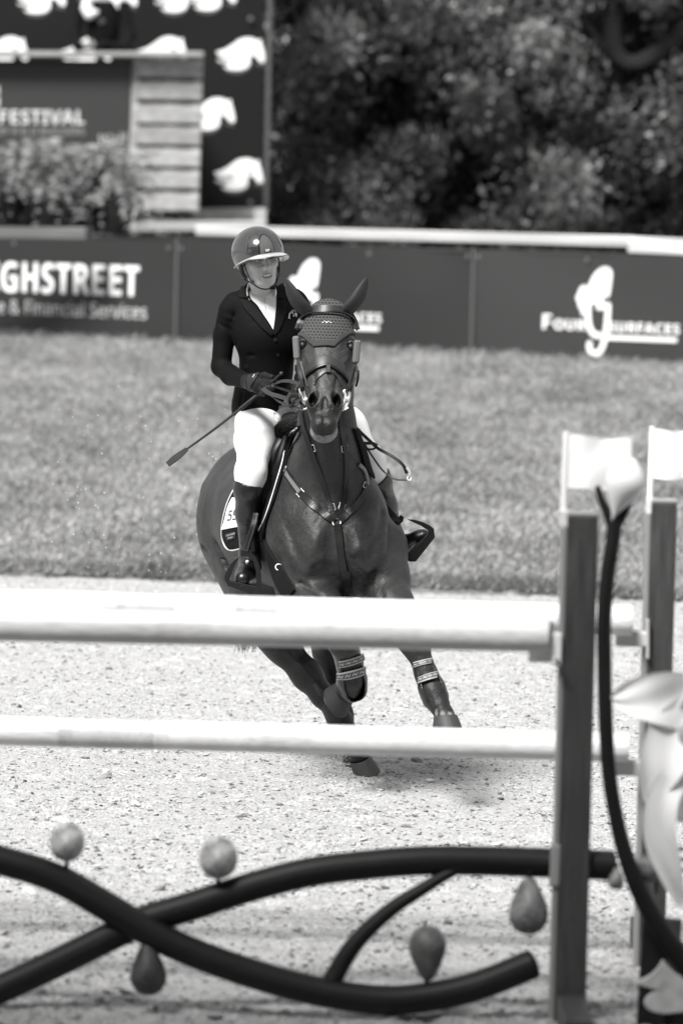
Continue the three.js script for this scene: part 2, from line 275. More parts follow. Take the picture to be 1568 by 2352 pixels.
// grass blades on the bank, in tufts
{
  const R = rngOf(5), blade = []; 
  for (let i = 0; i < 9; i++) { const a = R() * 6.28, l = 0.018 + R() * 0.028, s = 0.4 + R() * 0.8, w = 0.004, cx = (R() - 0.5) * 0.05, cz = (R() - 0.5) * 0.05, c = Math.cos(a), n = Math.sin(a);
    blade.push([cx - n * w, 0, cz + c * w, cx + n * w, 0, cz - c * w, cx + c * l * s * 0.4 + n * w * 0.7, l * 0.65, cz + n * l * s * 0.4 - c * w * 0.7], [cx - n * w, 0, cz + c * w, cx + c * l * s * 0.4 + n * w * 0.7, l * 0.65, cz + n * l * s * 0.4 - c * w * 0.7, cx + c * l * s, l, cz + n * l * s]); }
  const g = new THREE.BufferGeometry(); g.setAttribute('position', new THREE.Float32BufferAttribute(blade.flat(), 3)); g.computeVertexNormals();
  const n = 80000, im = new THREE.InstancedMesh(g, mat(0.4, 0.75, { transmission: 0.3, thickness: 0 }), n), M = new THREE.Matrix4(), q = new THREE.Quaternion(), c = new THREE.Color();
  for (let i = 0; i < n; i++) {
    const x = -6 + R() * 12.4, edge = i < 9000, t = edge ? R() * R() * 0.03 : R(), e = edgeZ(x), z = e - 0.03 - t * (e - fenceZ(x)) * 1.02, s = (edge ? 0.9 : 0.7) + R() * 0.9 + (t > 0.97 ? 1.1 * R() : 0);
    q.setFromAxisAngle(V(0, 1, 0), R() * 6.28); M.compose(V(x, bankY(x, z) - 0.004, z), q, V(s, s * (0.7 + R() * 0.6), s)); im.setMatrixAt(i, M);
    const k = clamp(0.95 + 0.32 * N3(x * 0.9, z * 0.55, 9) + 0.3 * N3(x * 2.6, z * 1.3, 4) + 0.3 * (R() - 0.5), 0.55, 1.4) * 0.36; c.setRGB(k, k, k); im.setColorAt(i, c);
  }
  im.material.color.setRGB(1, 1, 1);
  im.name = 'grass_blades'; im.castShadow = im.receiveShadow = true; scene.add(im); tag(im, 'short grass blades covering the bank below the fence', 'grass', null, 'stuff');
}
// loose clods lying on the sand
{
  const R = rngOf(8), mk = (s) => { const g = new THREE.IcosahedronGeometry(1, 1), p = g.attributes.position; for (let i = 0; i < p.count; i++) { const v = V().fromBufferAttribute(p, i), k = 1 + 0.5 * N3(v.x * 1.4 + s, v.y * 1.4, v.z * 1.4); p.setXYZ(i, v.x * k, v.y * k * 0.62, v.z * k); } g.computeVertexNormals(); return g; };
  [0, 7, 13].forEach((s, w) => {
    const n = 24000, im = new THREE.InstancedMesh(mk(s), mat(1, 0.95, { bumpMap: sandBump, bumpScale: 0.002 }), n), M = new THREE.Matrix4(), q = new THREE.Quaternion(), c = new THREE.Color();
    for (let i = 0; i < n; i++) {
      const z = -12.3 - Math.pow(R(), 1.15) * 18, x = (R() - 0.5) * (2.4 + -z * 0.165), b = R(), size = (0.0028 + 0.0065 * b * b * b + (b > 0.992 ? 0.007 : 0)) * (w === 0 ? 1.15 : 0.85);
      if (z < edgeZ(x) + 0.1) { M.makeScale(0, 0, 0); im.setMatrixAt(i, M); im.setColorAt(i, c.setRGB(0.3, 0.3, 0.3)); continue; }
      q.setFromEuler(new THREE.Euler((R() - 0.5) * 0.8, R() * 6.28, (R() - 0.5) * 0.8)); M.compose(V(x, reliefAt(x, z) + size * 0.25, z), q, V(size * (0.9 + R() * 1.3), size * (0.6 + R() * 0.6), size * (0.8 + R() * 0.5))); im.setMatrixAt(i, M);
      const k = R() < 0.2 ? 0.14 + R() * 0.14 : 0.34 + R() * 0.22; im.setColorAt(i, c.setRGB(k, k, k));
    }
    im.name = numbered('sand_clods'); im.castShadow = im.receiveShadow = true; scene.add(im);
    tag(im, ['coarser loose clods and grit strewn over the arena sand', 'fine rounded grit strewn over the arena sand', 'fine flat crumbs strewn over the arena sand'][w], 'clods', null, 'stuff');
  });
}

// ------------------------------------------------------------------ fence: banners, rail, posts
const fp = (x, h = 0) => { // a point of the fence line under column x of the photograph, h above its foot
  let a = 0, b = 1; const P = V(); for (let i = 0; i < 40; i++) { const m = (a + b) / 2; P.copy(FENCE_A).lerp(FENCE_B, m * 3 - 1); const q = P.clone().applyMatrix4(camera.matrixWorldInverse), c = 784 - q.x / q.z * FPX; c < x ? a = m : b = m; } return P.clone().add(V(0, h, 0));
};
const FH = 1.105;
function bannerPanel(x0, x1, v, draw, label, bow = 0) {
  const a = fp(x0), b = fp(x1), Lw = a.distanceTo(b), t = thing('fence_banner', label, 'banner', null, a.clone().add(b).multiplyScalar(0.5));
  const cw = 1024, ch = Math.round(1024 * FH / Lw / 2) * 2;
  const tex = canvasTex(cw, ch, (g) => { g.fillStyle = css(v); g.fillRect(0, 0, cw, ch); draw(g, cw, ch); });
  const nx = 24, dir = b.clone().sub(a).normalize(), nrm = V(0, 1, 0).cross(dir).normalize(); if (nrm.z < 0) nrm.negate();
  const P = [], U = [], I = [], back = [];
  for (let s = 0; s < 2; s++) for (let j = 0; j <= 6; j++) for (let i = 0; i <= nx; i++) { const u = i / nx, w = j / 6, p = a.clone().lerp(b, u).add(V(0, w * FH, 0)).addScaledVector(nrm, 0.012 * Math.sin(u * 9 + w * 2) + 0.01 * N3(u * 6, w * 2, x0) - (s ? 0.006 : 0)).sub(t.position); P.push(p.x, p.y, p.z); U.push(u, w); }
  const m = 7 * (nx + 1); for (let j = 0; j < 6; j++) for (let i = 0; i < nx; i++) { const k = j * (nx + 1) + i; I.push(k, k + 1, k + nx + 1, k + 1, k + nx + 2, k + nx + 1); back.push(m + k, m + k + nx + 1, m + k + 1, m + k + 1, m + k + nx + 1, m + k + nx + 2); }
  const rim = []; for (let i = 0; i < nx; i++) rim.push(i); for (let j = 0; j < 6; j++) rim.push(j * (nx + 1) + nx); for (let i = nx; i > 0; i--) rim.push(6 * (nx + 1) + i); for (let j = 6; j > 0; j--) rim.push(j * (nx + 1)); rim.forEach((p, i) => { const q = rim[(i + 1) % rim.length]; back.push(p, p + m, q, q, p + m, q + m); });
  const geo = (idx) => { const g = new THREE.BufferGeometry(); g.setAttribute('position', new THREE.Float32BufferAttribute(P, 3)); g.setAttribute('uv', new THREE.Float32BufferAttribute(U, 2)); g.setIndex(idx); g.computeVertexNormals(); return g; };
  mesh('sheet', geo(I), new THREE.MeshPhysicalMaterial({ map: tex, roughness: 0.5, side: THREE.DoubleSide }), t);
  mesh('backing', geo(back), mat(0.05, 0.8), t);
  const eye = new THREE.CylinderGeometry(0.022, 0.022, 0.012, 14); eye.rotateX(Math.PI / 2);
  for (const u of [0.015, 0.33, 0.66, 0.985]) for (const w of [0.05, 0.93]) { const p = a.clone().lerp(b, u).add(V(0, FH * w, 0)).addScaledVector(nrm, 0.012).sub(t.position), e = mesh('eyelet', eye, mat(0.22, 0.35, { metalness: 0.6 }), t); e.position.copy(p); e.lookAt(p.clone().add(t.position).add(nrm)); }
  return t;
}
// running horse-head marks, drawn in a unit square (head looks right)
function horseMark(g, x, y, s) {
  g.save(); g.translate(x, y); g.scale(s, s); g.fillStyle = css(240);
  g.beginPath(); g.moveTo(-1, -0.12); g.bezierCurveTo(-0.7, -0.14, -0.4, -0.34, -0.14, -0.55); g.bezierCurveTo(0.15, -0.75, 0.5, -0.72, 0.70, -0.56); g.lineTo(0.84, -0.64); g.lineTo(0.86, -0.44); g.bezierCurveTo(0.95, -0.2, 1.0, 0.06, 1.02, 0.22); g.bezierCurveTo(1.0, 0.34, 0.88, 0.36, 0.80, 0.28); g.bezierCurveTo(0.68, 0.12, 0.58, 0.0, 0.46, 0.02); g.bezierCurveTo(0.34, 0.1, 0.46, 0.36, 0.34, 0.48); g.bezierCurveTo(0.1, 0.70, -0.4, 0.68, -0.72, 0.50); g.bezierCurveTo(-0.5, 0.48, -0.45, 0.42, -0.42, 0.38); g.bezierCurveTo(-0.7, 0.36, -0.86, 0.30, -0.98, 0.20); g.lineTo(-0.52, 0.2); g.bezierCurveTo(-0.75, 0.12, -0.92, 0.04, -1, -0.12); g.closePath(); g.fill();
  g.fillStyle = css(130); g.beginPath(); g.arc(0.48, -0.16, 0.1, 0, 7); g.fill();
  g.strokeStyle = css(120); g.lineWidth = 0.05; for (const k of [0, 1, 2]) { g.beginPath(); g.moveTo(-0.92, 0.06 + k * 0.14); g.quadraticCurveTo(-0.5, 0.1 + k * 0.1, -0.2, -0.05 + k * 0.1); g.stroke(); }
  g.strokeStyle = css(90); g.lineWidth = 0.1; g.beginPath(); g.moveTo(-0.6, 0.62); g.bezierCurveTo(-0.1, 0.85, 0.2, 0.7, 0.42, 0.45); g.moveTo(0.62, 0.34); g.lineTo(0.98, 0.44); g.stroke();
  g.restore();
}
function surfaceMark(g, cw, ch, cx, k) {      // the horse, the hooked letter and the name, k = pixels per metre
  g.fillStyle = g.strokeStyle = css(243); const X = (m) => cx + m * k, Y = (m) => m * k;
  g.lineCap = 'round'; g.lineJoin = 'round';
  // curl-maned head above the letter
  g.beginPath(); g.moveTo(X(-0.10), Y(0.52)); g.bezierCurveTo(X(-0.12), Y(0.36), X(-0.03), Y(0.18), X(0.08), Y(0.15)); g.bezierCurveTo(X(0.16), Y(0.13), X(0.2), Y(0.18), X(0.19), Y(0.24)); g.lineTo(X(0.165), Y(0.42)); g.bezierCurveTo(X(0.15), Y(0.47), X(0.11), Y(0.46), X(0.1), Y(0.43)); g.lineTo(X(0.09), Y(0.53)); g.closePath(); g.fill();
  for (const [a, b, r] of [[-0.14, 0.40, 0.05], [-0.17, 0.46, 0.045], [-0.15, 0.53, 0.04], [-0.12, 0.6, 0.035]]) { g.beginPath(); g.ellipse(X(a), Y(b), r * k, r * 1.3 * k, 0.5, 0, 7); g.fill(); }
  g.fillStyle = css(80); g.beginPath(); g.ellipse(X(0.09), Y(0.275), 0.025 * k, 0.015 * k, 0.3, 0, 7); g.fill(); g.fillStyle = css(243);
  g.lineWidth = 0.062 * k; g.beginPath(); g.moveTo(X(-0.075), Y(0.5)); g.bezierCurveTo(X(-0.085), Y(0.68), X(-0.06), Y(0.86), X(0.06), Y(0.84)); g.stroke();
  g.beginPath(); g.moveTo(X(0.045), Y(0.555)); g.lineTo(X(0.15), Y(0.535)); g.bezierCurveTo(X(0.15), Y(0.75), X(0.13), Y(1.02), X(0.03), Y(1.03)); g.bezierCurveTo(X(-0.03), Y(1.03), X(-0.06), Y(0.98), X(-0.045), Y(0.93)); g.stroke();
  g.textBaseline = 'alphabetic'; const word = (s, x, y, px, sx, al) => { g.font = `bold ${px * k}px sans-serif`; g.textAlign = al; g.save(); g.translate(X(x), Y(y)); g.scale(sx, 1); g.fillText(s, 0, 0); g.restore(); return g.measureText(s).width * sx / k; };
  const w = word('OUR', -0.095, 0.80, 0.15, 1.2, 'right'); word('F', -0.1 - w, 0.80, 0.215, 1.2, 'right');
  word('SURFACES', 0.155, 0.80, 0.14, 1.24, 'left');
  g.fillRect(X(0.12), Y(0.838), 0.83 * k, 0.045 * k);
}
bannerPanel(-640, 402, 38, (g, w, h) => {
  const k = h / FH; g.fillStyle = css(242); g.textAlign = 'right'; g.textBaseline = 'alphabetic';
  g.font = `bold ${0.46 * k}px sans-serif`; g.save(); g.translate(w - 0.485 * k, 0.61 * k); g.scale(0.86, 1); g.fillText('HIGHSTREET', 0, 0); g.restore();
  g.font = `${0.215 * k}px sans-serif`; g.fillStyle = css(205); g.save(); g.translate(w - 0.37 * k, 0.855 * k); g.scale(0.99, 1); g.fillText('Insurance & Financial Services', 0, 0); g.restore();
}, 'dark fence banner lettered HIGHSTREET in big white capitals');
bannerPanel(404, 1080, 38, (g, w, h) => { const k = h / FH; surfaceMark(g, w, h, w * 0.44, k); }, 'dark fence banner with white horse mark half hidden behind the rider');
bannerPanel(1082, 1900, 50, (g, w, h) => { const k = h / FH; surfaceMark(g, w, h, w * 0.352, k); }, 'dark fence banner with FOUR G SURFACES and horse mark, fully readable');
{
  const post = (x) => { const p = fp(x), t = tag(mesh('fence_post', box(0.03, FH + 0.02, 0.03, 0.006), mat(0.10, 0.5)), x < 700 ? 'slim grey post at the seam left of the rider' : x < 1500 ? 'slim grey post at the seam right of the horse' : 'slim grey post at the fence end outside', 'fence post', 'posts along the banner fence'); t.position.copy(p).add(V(0, FH / 2, 0.03)); };
  post(403); post(1081); post(1900);
  const woodTex = noiseTex(256, (u, v) => 0.82 + 0.22 * tile(u, v, 5, 21) + 0.2 * tile(u * 0.25, v, 40, 22), { srgb: true });
  globalThis.woodTex = woodTex;
  const rail = (x0, x1, y0, y1, h, v, lab, dz = 0.02) => { const a = at(x0, y0, depthOf(fp(x0)) - dz), b = at(x1, y1, depthOf(fp(x1)) - dz); return tag(mesh('fence_rail', beam(a, b, h, 0.12, 0.02), mat(v, 0.7, { map: woodTex })), lab, 'rail'); };
  rail(455, 1452, 529, 555, 0.115, 0.70, 'long whitewashed rail capping the banner fence');
  rail(1446, 2400, 562, 606, 0.17, 0.85, 'bright white thick rail capping the fence at right');
  rail(402, 1900, 558, 602, 0.05, 0.03, 'dark narrow rail under the white fence rail', -0.02);
}

// ------------------------------------------------------------------ judges' stand: backdrop, podium, sign, ferns, person
const BD = 52, bm = (px) => px / FPX * BD;   // metres per photograph pixel at the stand
{
  // backdrop of dark cloth with horse-head marks
  const t = thing('backdrop_banner', 'tall dark backdrop patterned with white running horse heads behind podium', 'backdrop');
  const d = 53.4, tl = at(-420, -330, d), tr = at(612, -330, d), bl = at(-420, 480, d), br = at(603, 480, d);
  const tex = canvasTex(1400, 1100, (g, w, h) => { const sx = w / 1030, sy = h / 810; g.fillStyle = css(28); g.fillRect(0, 0, w, h);
    for (const [x, y] of [[555, 125], [487, 263], [553, 402], [375, 122], [410, -8], [200, 122], [260, -5], [95, -5], [10, 122], [487, -12], [120, 262], [560, -140], [400, -150], [230, -150], [480, 545]]) horseMark(g, (x + 420) * sx, (y + 330) * sy, 56 * sx); });
  const P = [], U = [], I = [], back = [], n = 20, m = 16, K = (n + 1) * (m + 1);
  for (let s = 0; s < 2; s++) for (let j = 0; j <= m; j++) for (let i = 0; i <= n; i++) { const u = i / n, v = j / m, p = bl.clone().lerp(br, u).lerp(tl.clone().lerp(tr, u), v); p.z += 0.03 * N3(u * 6, v * 4, 2) - s * 0.004; P.push(p.x, p.y, p.z); U.push(u, v); }
  for (let j = 0; j < m; j++) for (let i = 0; i < n; i++) { const a = j * (n + 1) + i; I.push(a, a + 1, a + n + 1, a + 1, a + n + 2, a + n + 1); back.push(K + a, K + a + n + 1, K + a + 1, K + a + 1, K + a + n + 1, K + a + n + 2); }
  const G = (idx) => { const g = new THREE.BufferGeometry(); g.setAttribute('position', new THREE.Float32BufferAttribute(P, 3)); g.setAttribute('uv', new THREE.Float32BufferAttribute(U, 2)); g.setIndex(idx); g.computeVertexNormals(); return g; };
  mesh('cloth', G(I), new THREE.MeshPhysicalMaterial({ map: tex, roughness: 0.8, specularIntensity: 0.2, side: THREE.DoubleSide }), t); mesh('lining', G(back), mat(0.03, 0.8), t);
  mesh('pole', tube([at(627, -340, d - 0.02), at(611, 492, d - 0.02)], 0.036, 6, 12), mat(0.10, 0.45, { metalness: 0.4 }), t);
  mesh('pole', tube([at(-430, -340, d - 0.02), at(-430, 492, d - 0.02)], 0.036, 6, 12), mat(0.10, 0.45, { metalness: 0.4 }), t);
  mesh('top_bar', tube([at(-430, -336, d), at(627, -336, d)], 0.03, 6, 12), mat(0.10, 0.45, { metalness: 0.4 }), t);
  const eye = new THREE.CylinderGeometry(0.03, 0.03, 0.012, 14).rotateX(Math.PI / 2); for (const [x, y] of [[575, 42], [575, 464]]) { const e = mesh('eyelet', eye, mat(0.2, 0.35, { metalness: 0.6 }), t); e.position.copy(at(x, y, d - 0.06)); }
}
const wood = (v) => mat(Math.min(v * 1.35, 0.8), 0.8, { map: woodTex });
{
  // podium: slatted side, table board, sign
  const t = thing('podium', 'pale wooden podium with slatted side and long top board', 'podium');
  const slats = [[133, 177], [187, 228], [239, 282], [290, 331], [340, 381], [390, 431], [441, 482]], R = rngOf(3);
  slats.forEach(([a, b], i) => { const xl = 309 - i * 1.1, xr = 466 - i * 1.6, A = at(xl, (a + b) / 2, BD - 0.05), B = at(xr, (a + b) / 2 + 2, BD - 0.05); mesh('slat', beam(A, B, bm(b - a), 0.04, 0.008), wood(0.30 + R() * 0.14), t); });
  mesh('corner_post', beam(at(312, 130, BD), at(303, 500, BD), 0.09, 0.09), wood(0.36), t);
  mesh('rear_post', beam(at(458, 130, BD + 0.12), at(448, 500, BD + 0.12), 0.09, 0.09), wood(0.25), t);
  mesh('inner_board', beam(at(384, 135, BD + 0.45), at(376, 500, BD + 0.45), bm(150), 0.03), mat(0.03, 0.9), t);
  mesh('top_board', beam(at(-420, 123, BD - 0.1), at(468, 126, BD - 0.1), 0.055, 0.5), wood(0.36), t);
  mesh('front_board', beam(at(-420, 310, BD + 0.03), at(305, 313, BD + 0.03), bm(345), 0.04), mat(0.05, 0.8), t);
  mesh('base_plank', beam(at(455, 492, 53.2), at(606, 490, 53.2), 0.14, 0.05), wood(0.36), t);
  mesh('base_block', beam(at(584, 494, 53.0), at(611, 494, 53.0), 0.15, 0.08), wood(0.55), t);
  mesh('deck', beam(at(-420, 524, BD), at(612, 518, BD), 0.12, 1.2), wood(0.42), t);
  // sign hanging on the podium front
  const s = thing('podium_sign', 'dark podium sign lettered FESTIVAL above the ferns', 'sign'), sw = bm(700), sh = bm(330), a = at(-404, 310, BD - 0.03), b = at(300, 312, BD - 0.03);
  const tex = canvasTex(1400, 660, (g, w, h) => { g.fillStyle = css(44); g.fillRect(0, 0, w, h); g.fillStyle = css(205); g.textAlign = 'right'; g.font = 'bold 88px sans-serif'; g.save(); g.translate(w - 205, 276); g.scale(1.04, 1); g.fillText('FESTIVAL', 0, 0); g.restore();
    g.font = '46px sans-serif'; g.fillStyle = css(150); g.fillText('BY R & D BUILDERS', w - 207, 326); g.save(); g.font = 'italic 60px serif'; g.fillStyle = css(190); g.translate(w - 20, 362); g.rotate(-0.05); g.fillText('Wall', 0, 0); g.restore(); g.fillStyle = css(190); g.fillRect(w - 616, 100, 20, 40); g.fillRect(w - 616, 152, 20, 46); });
  const gb = beam(a, b, sh, 0.02, 0.003); mesh('board', gb, mat(0.05, 0.6), s);
  const face = new THREE.PlaneGeometry(a.distanceTo(b) - 0.01, sh - 0.01); const X = b.clone().sub(a).normalize(), Z = X.clone().cross(V(0, 1, 0)).normalize(), Y = Z.clone().cross(X); face.applyMatrix4(new THREE.Matrix4().makeBasis(X, Y, Z).setPosition(a.clone().add(b).multiplyScalar(0.5).addScaledVector(Z, 0.0135))); mesh('lettering', face, new THREE.MeshPhysicalMaterial({ map: tex, roughness: 0.55 }), s);
  // ledge in front of the ferns
  tag(mesh('planter_ledge', beam(at(-420, 531, 47.6), at(206, 536, 47.0), 0.13, 0.3, 0.01), wood(0.14)), 'grey weathered planter ledge under the ferns', 'ledge');
  tag(mesh('deck_front', beam(at(-420, 592, 50.5), at(640, 590, 50.5), 0.5, 0.05), mat(0.02, 0.9)), 'dark boarding below the podium deck', 'boarding', null, 'structure');
}
function fern(x, y, d, s, seed, label) {
  const c = at(x, y, d), t = thing('potted_fern', label, 'fern', 'ferns in front of the podium', c), R = rngOf(seed), fr = [];
  for (let f = 0; f < 95; f++) {
    const az = R() * 6.283, out = (0.14 + R() * 0.42) * s, up = (0.12 + R() * 0.45) * s, drop = (0.05 + R() * R() * 1.0) * s, n = 13, pts = [];
    for (let i = 0; i <= n; i++) { const u = i / n; pts.push(V(Math.cos(az) * out * u * (1.15 - 0.25 * u), up * Math.sin(Math.min(u * 2.2, 1.57)) - drop * Math.max(u - 0.4, 0) ** 1.5 * 2, Math.sin(az) * out * u * (1.15 - 0.25 * u))); }
    for (let i = 1; i < n; i++) { const p = pts[i].clone().lerp(pts[i + 1], R()), tg = pts[i + 1].clone().sub(pts[i - 1]).normalize(), sd = V(0, 1, 0).cross(tg).normalize(), L = 0.085 * s * Math.sin(Math.PI * (0.12 + 0.85 * i / n)), w = 0.017;
      for (const k of [-1, 1]) { const e = p.clone().addScaledVector(sd, k * L).addScaledVector(tg, L * 0.35).add(V((R() - 0.5) * 0.05, -0.3 * L + (R() - 0.5) * 0.04, (R() - 0.5) * 0.05)), a = p.clone().addScaledVector(tg, -w), b = p.clone().addScaledVector(tg, w); fr.push(a.x, a.y, a.z, b.x, b.y, b.z, e.x, e.y, e.z); } }
  }
  const g = new THREE.BufferGeometry(); g.setAttribute('position', new THREE.Float32BufferAttribute(fr, 3)); g.computeVertexNormals();
  stuff(mesh('fronds', g, mat(0.30, 0.6, { transmission: 0.35, thickness: 0 }), t));
  const pot = new THREE.LatheGeometry([[0.0, -0.32], [0.12, -0.32], [0.17, -0.02], [0.18, 0.0], [0.165, 0.0], [0.15, -0.03], [0, -0.03]].map(([a, b]) => new THREE.Vector2(a * s, b * s)), 20); mesh('pot', pot, mat(0.012, 0.7), t);
}
fern(20, 454, 49.2, 1.25, 1, 'feathery fern at the frame edge, first in its row'); fern(112, 458, 49.0, 1.28, 2, 'feathery fern second in its row below the word FESTIVAL'); fern(205, 456, 49.3, 1.25, 3, 'feathery fern third in its row before the dark sign end'); fern(270, 464, 49.1, 1.15, 4, 'feathery fern nearest the slatted podium side'); fern(-80, 454, 49.2, 1.2, 5, 'feathery fern just beyond the frame edge');
tag(mesh('planter_back', beam(at(-420, 480, 49.9), at(300, 484, 49.9), 0.42, 0.05), mat(0.008, 0.9)), 'black boarding behind the fern pots', 'boarding', null, 'structure');

// ------------------------------------------------------------------ trees behind the fence
{
  const leafG = () => { const g = new THREE.BufferGeometry(), P = []; const pr = [[0, 0, 0], [0.28, 0.3, 0.05], [0.3, 0.6, 0.02], [0, 1, -0.14], [-0.3, 0.6, 0.02], [-0.28, 0.3, 0.05], [0, 0.5, -0.05]]; for (const [a, b] of [[0, 1], [1, 2], [2, 3], [3, 4], [4, 5], [5, 0]]) P.push(...pr[a], ...pr[b], ...pr[6]); g.setAttribute('position', new THREE.Float32BufferAttribute(P, 3)); g.computeVertexNormals(); return g; };
  const LG = leafG();
  function tree(x, d, h, clumps, leaves, seed, tone, label, name = 'broadleaf_tree', lean = 0) {
    const base = at(x, 560, d); base.y = 0.9; const t = thing(name, label, 'tree', 'trees behind the fence', base), R = rngOf(seed), limbs = [], cl = [];
    limbs.push(tube([V(0, -1, 0), V(0.08 * lean, h * 0.25, 0.05), V(0.4 * lean, h * 0.55, -0.1), V(0.5 * lean, h * 0.9, 0)], (u) => lerp(0.17, 0.03, u) * h / 7, 20, 9));
    for (let i = 0; i < clumps; i++) {
      const u = i / clumps, y = h * (0.02 + 0.95 * R()), az = R() * 6.283, rr = h * 0.33 * Math.sqrt(R()) * (0.65 + 0.5 * Math.sin(Math.PI * Math.min(y / h + 0.15, 1))), c = V(Math.cos(az) * rr + lean * 0.4 * y / h, y, Math.sin(az) * rr * 0.8), r = 0.35 + 0.42 * R();
      cl.push([c, r, 0.35 + 1.15 * Math.pow(R(), 2.0)]); if (i % 3 === 0) limbs.push(tube([V(lean * 0.3 * y / h, Math.max(y - 0.8 - R(), -0.3), 0), c.clone().multiplyScalar(0.6).add(V(0, y * 0.35, 0)), c], (q) => lerp(0.045, 0.008, q), 8, 6));
    }
    mesh('trunk', join(limbs), mat(0.012, 0.9), t);
    const im = new THREE.InstancedMesh(LG, mat(1, 0.9, { transmission: 0.25, thickness: 0, specularIntensity: 0.2 }), leaves), M = new THREE.Matrix4(), q = new THREE.Quaternion(), c = new THREE.Color();
    for (let i = 0; i < leaves; i++) {
      const [cc, r, ct] = cl[Math.floor(R() * cl.length)], dir = V(R() - 0.5, R() - 0.5, R() - 0.5).normalize(), rad = r * Math.pow(R(), 0.4), p = cc.clone().addScaledVector(dir, rad); p.y -= 0.12 * rad;
      q.setFromEuler(new THREE.Euler(1.2 + (R() - 0.5) * 1.6 , R() * 6.28, (R() - 0.5) * 1.4)); const s = 0.085 + R() * 0.075; M.compose(p, q, V(s, s, s)); im.setMatrixAt(i, M);
      const k = tone * ct * (0.8 + 0.4 * R()); im.setColorAt(i, c.setRGB(k, k, k));
    }
    im.name = 'crown'; im.castShadow = im.receiveShadow = true; stuff(im); t.add(im);
  }
  tree(700, 57, 7.5, 120, 42000, 31, 0.28, 'dense dark tree right beside the backdrop pole', 'broadleaf_tree', 0.3);
  tree(930, 56, 6.8, 120, 42000, 32, 0.36, 'paler bushy tree with bright leaf clumps behind the rider');
  tree(1160, 59, 7.6, 120, 40000, 33, 0.25, 'dark tree with thin bare stem above the fence rail', 'broadleaf_tree', -0.3);
  tree(1400, 57, 8, 130, 42000, 34, 0.26, 'dark tree with a thick sawn limb high at right', 'broadleaf_tree', 0.6);
  tree(1640, 60, 8, 100, 30000, 35, 0.22, 'dark tree at the far right frame edge');
  tree(1900, 58, 7.5, 100, 16000, 36, 0.26, 'mid-toned tree standing just outside the frame'); tree(2180, 59, 8, 100, 16000, 37, 0.22, 'dark tree standing well outside the frame');
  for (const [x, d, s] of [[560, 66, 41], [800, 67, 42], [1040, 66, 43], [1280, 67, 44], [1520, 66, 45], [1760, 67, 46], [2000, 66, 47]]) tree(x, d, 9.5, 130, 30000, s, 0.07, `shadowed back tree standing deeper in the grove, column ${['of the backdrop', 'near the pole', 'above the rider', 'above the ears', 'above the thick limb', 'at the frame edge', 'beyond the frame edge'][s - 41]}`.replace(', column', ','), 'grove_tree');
  const b = tag(mesh('bare_tree', join([tube([at(1690, 620, 55.7), at(1680, 300, 55.6), at(1600, 55, 55.5), at(1530, 110, 55.4), at(1450, 150, 55.4), at(1415, 128, 55.4), at(1405, 40, 55.4)], (u) => 0.17 - 0.05 * u, 30, 12), tube([at(1422, 150, 55.5), at(1370, 95, 55.5), at(1300, -20, 55.6), at(1260, -120, 55.7)], (u) => 0.07 - 0.03 * u, 20, 9)]), mat(0.006, 0.9)), 'bare dark tree whose thick limb crosses high at the right', 'tree');
  tag(mesh('sapling_stem', tube([at(1205, 560, 55.2), at(1190, 480, 55.2), at(1178, 400, 55.3), at(1168, 300, 55.4)], (u) => 0.075 - 0.03 * u, 20, 9), mat(0.006, 0.9)), 'thin dark sapling stem rising behind the fence rail', 'tree stem');
}

// ------------------------------------------------------------------ the oxer in front
const FD = 13.3, BKD = 14.4;
const paintTex = noiseTex(256, (u, v) => 0.95 + 0.08 * tile(u, v, 5, 31) + 0.10 * tile(u, v, 30, 32) - 0.5 * Math.max(0, tile(u, v, 14, 33) - 0.38), { srgb: true });
const white = mat(0.88, 0.38, { map: paintTex, clearcoat: 0.15, clearcoatRoughness: 0.4 });
const paleBand = mat(0.66, 0.4, { map: paintTex });
const vinePaint = mat(0.018, 0.5, { specularIntensity: 0.5, map: noiseTex(256, (u, v) => 0.75 + 0.25 * tile(u, v, 8, 35) + 0.35 * Math.max(0, tile(u, v, 30, 36)) + 0.5 * Math.max(0, tile(u, v, 12, 37) - 0.32), { srgb: true }) });
const darkPaint = mat(0.085, 0.5, { map: noiseTex(256, (u, v) => 0.8 + 0.25 * tile(u, v, 8, 35) + 0.2 * tile(u, v, 40, 36), { srgb: true }) });
const endGrain = mat(0.18, 0.8);
function jumpPole(name, a, b, r, label, bands) {
  const t = thing(name, label, 'jump pole', null, a.clone().add(b).multiplyScalar(0.5)), L = a.distanceTo(b), q = new THREE.Quaternion().setFromUnitVectors(V(1, 0, 0), b.clone().sub(a).normalize());
  let prev = 0; for (const [end, m] of bands) { // painted lengths of one round pole
    const n = 24, pr = [], e0 = prev === 0, e1 = end === 1; for (let i = 0; i <= n; i++) { const u = lerp(prev, end, i / n) * L; pr.push(new THREE.Vector2(r * (1 + 0.012 * N3(u * 3, 1, r * 100)), u)); } if (e0) pr.unshift(new THREE.Vector2(r * 0.9, -0.004)); if (e1) pr.push(new THREE.Vector2(r * 0.9, L + 0.004));
    const g = new THREE.LatheGeometry(pr, 32); g.rotateZ(-Math.PI / 2); g.translate(-L / 2, 0, 0); g.applyQuaternion(q); mesh('painted_band', g, m, t); prev = end;
  }
  for (const s of [-1, 1]) { const c = new THREE.CircleGeometry(r * 0.9, 24); c.rotateY(s * Math.PI / 2); c.translate(s * (L / 2 + 0.004), 0, 0); c.applyQuaternion(q); mesh('end_grain', c, endGrain, t); }
  return t;
}
jumpPole('front_pole', at(-1150, 1411, 13.5), at(1258, 1459, FD - 0.02), 0.0525, 'front top pole of the oxer, white, resting in the near cup', [[0.62, white], [1, white]]);
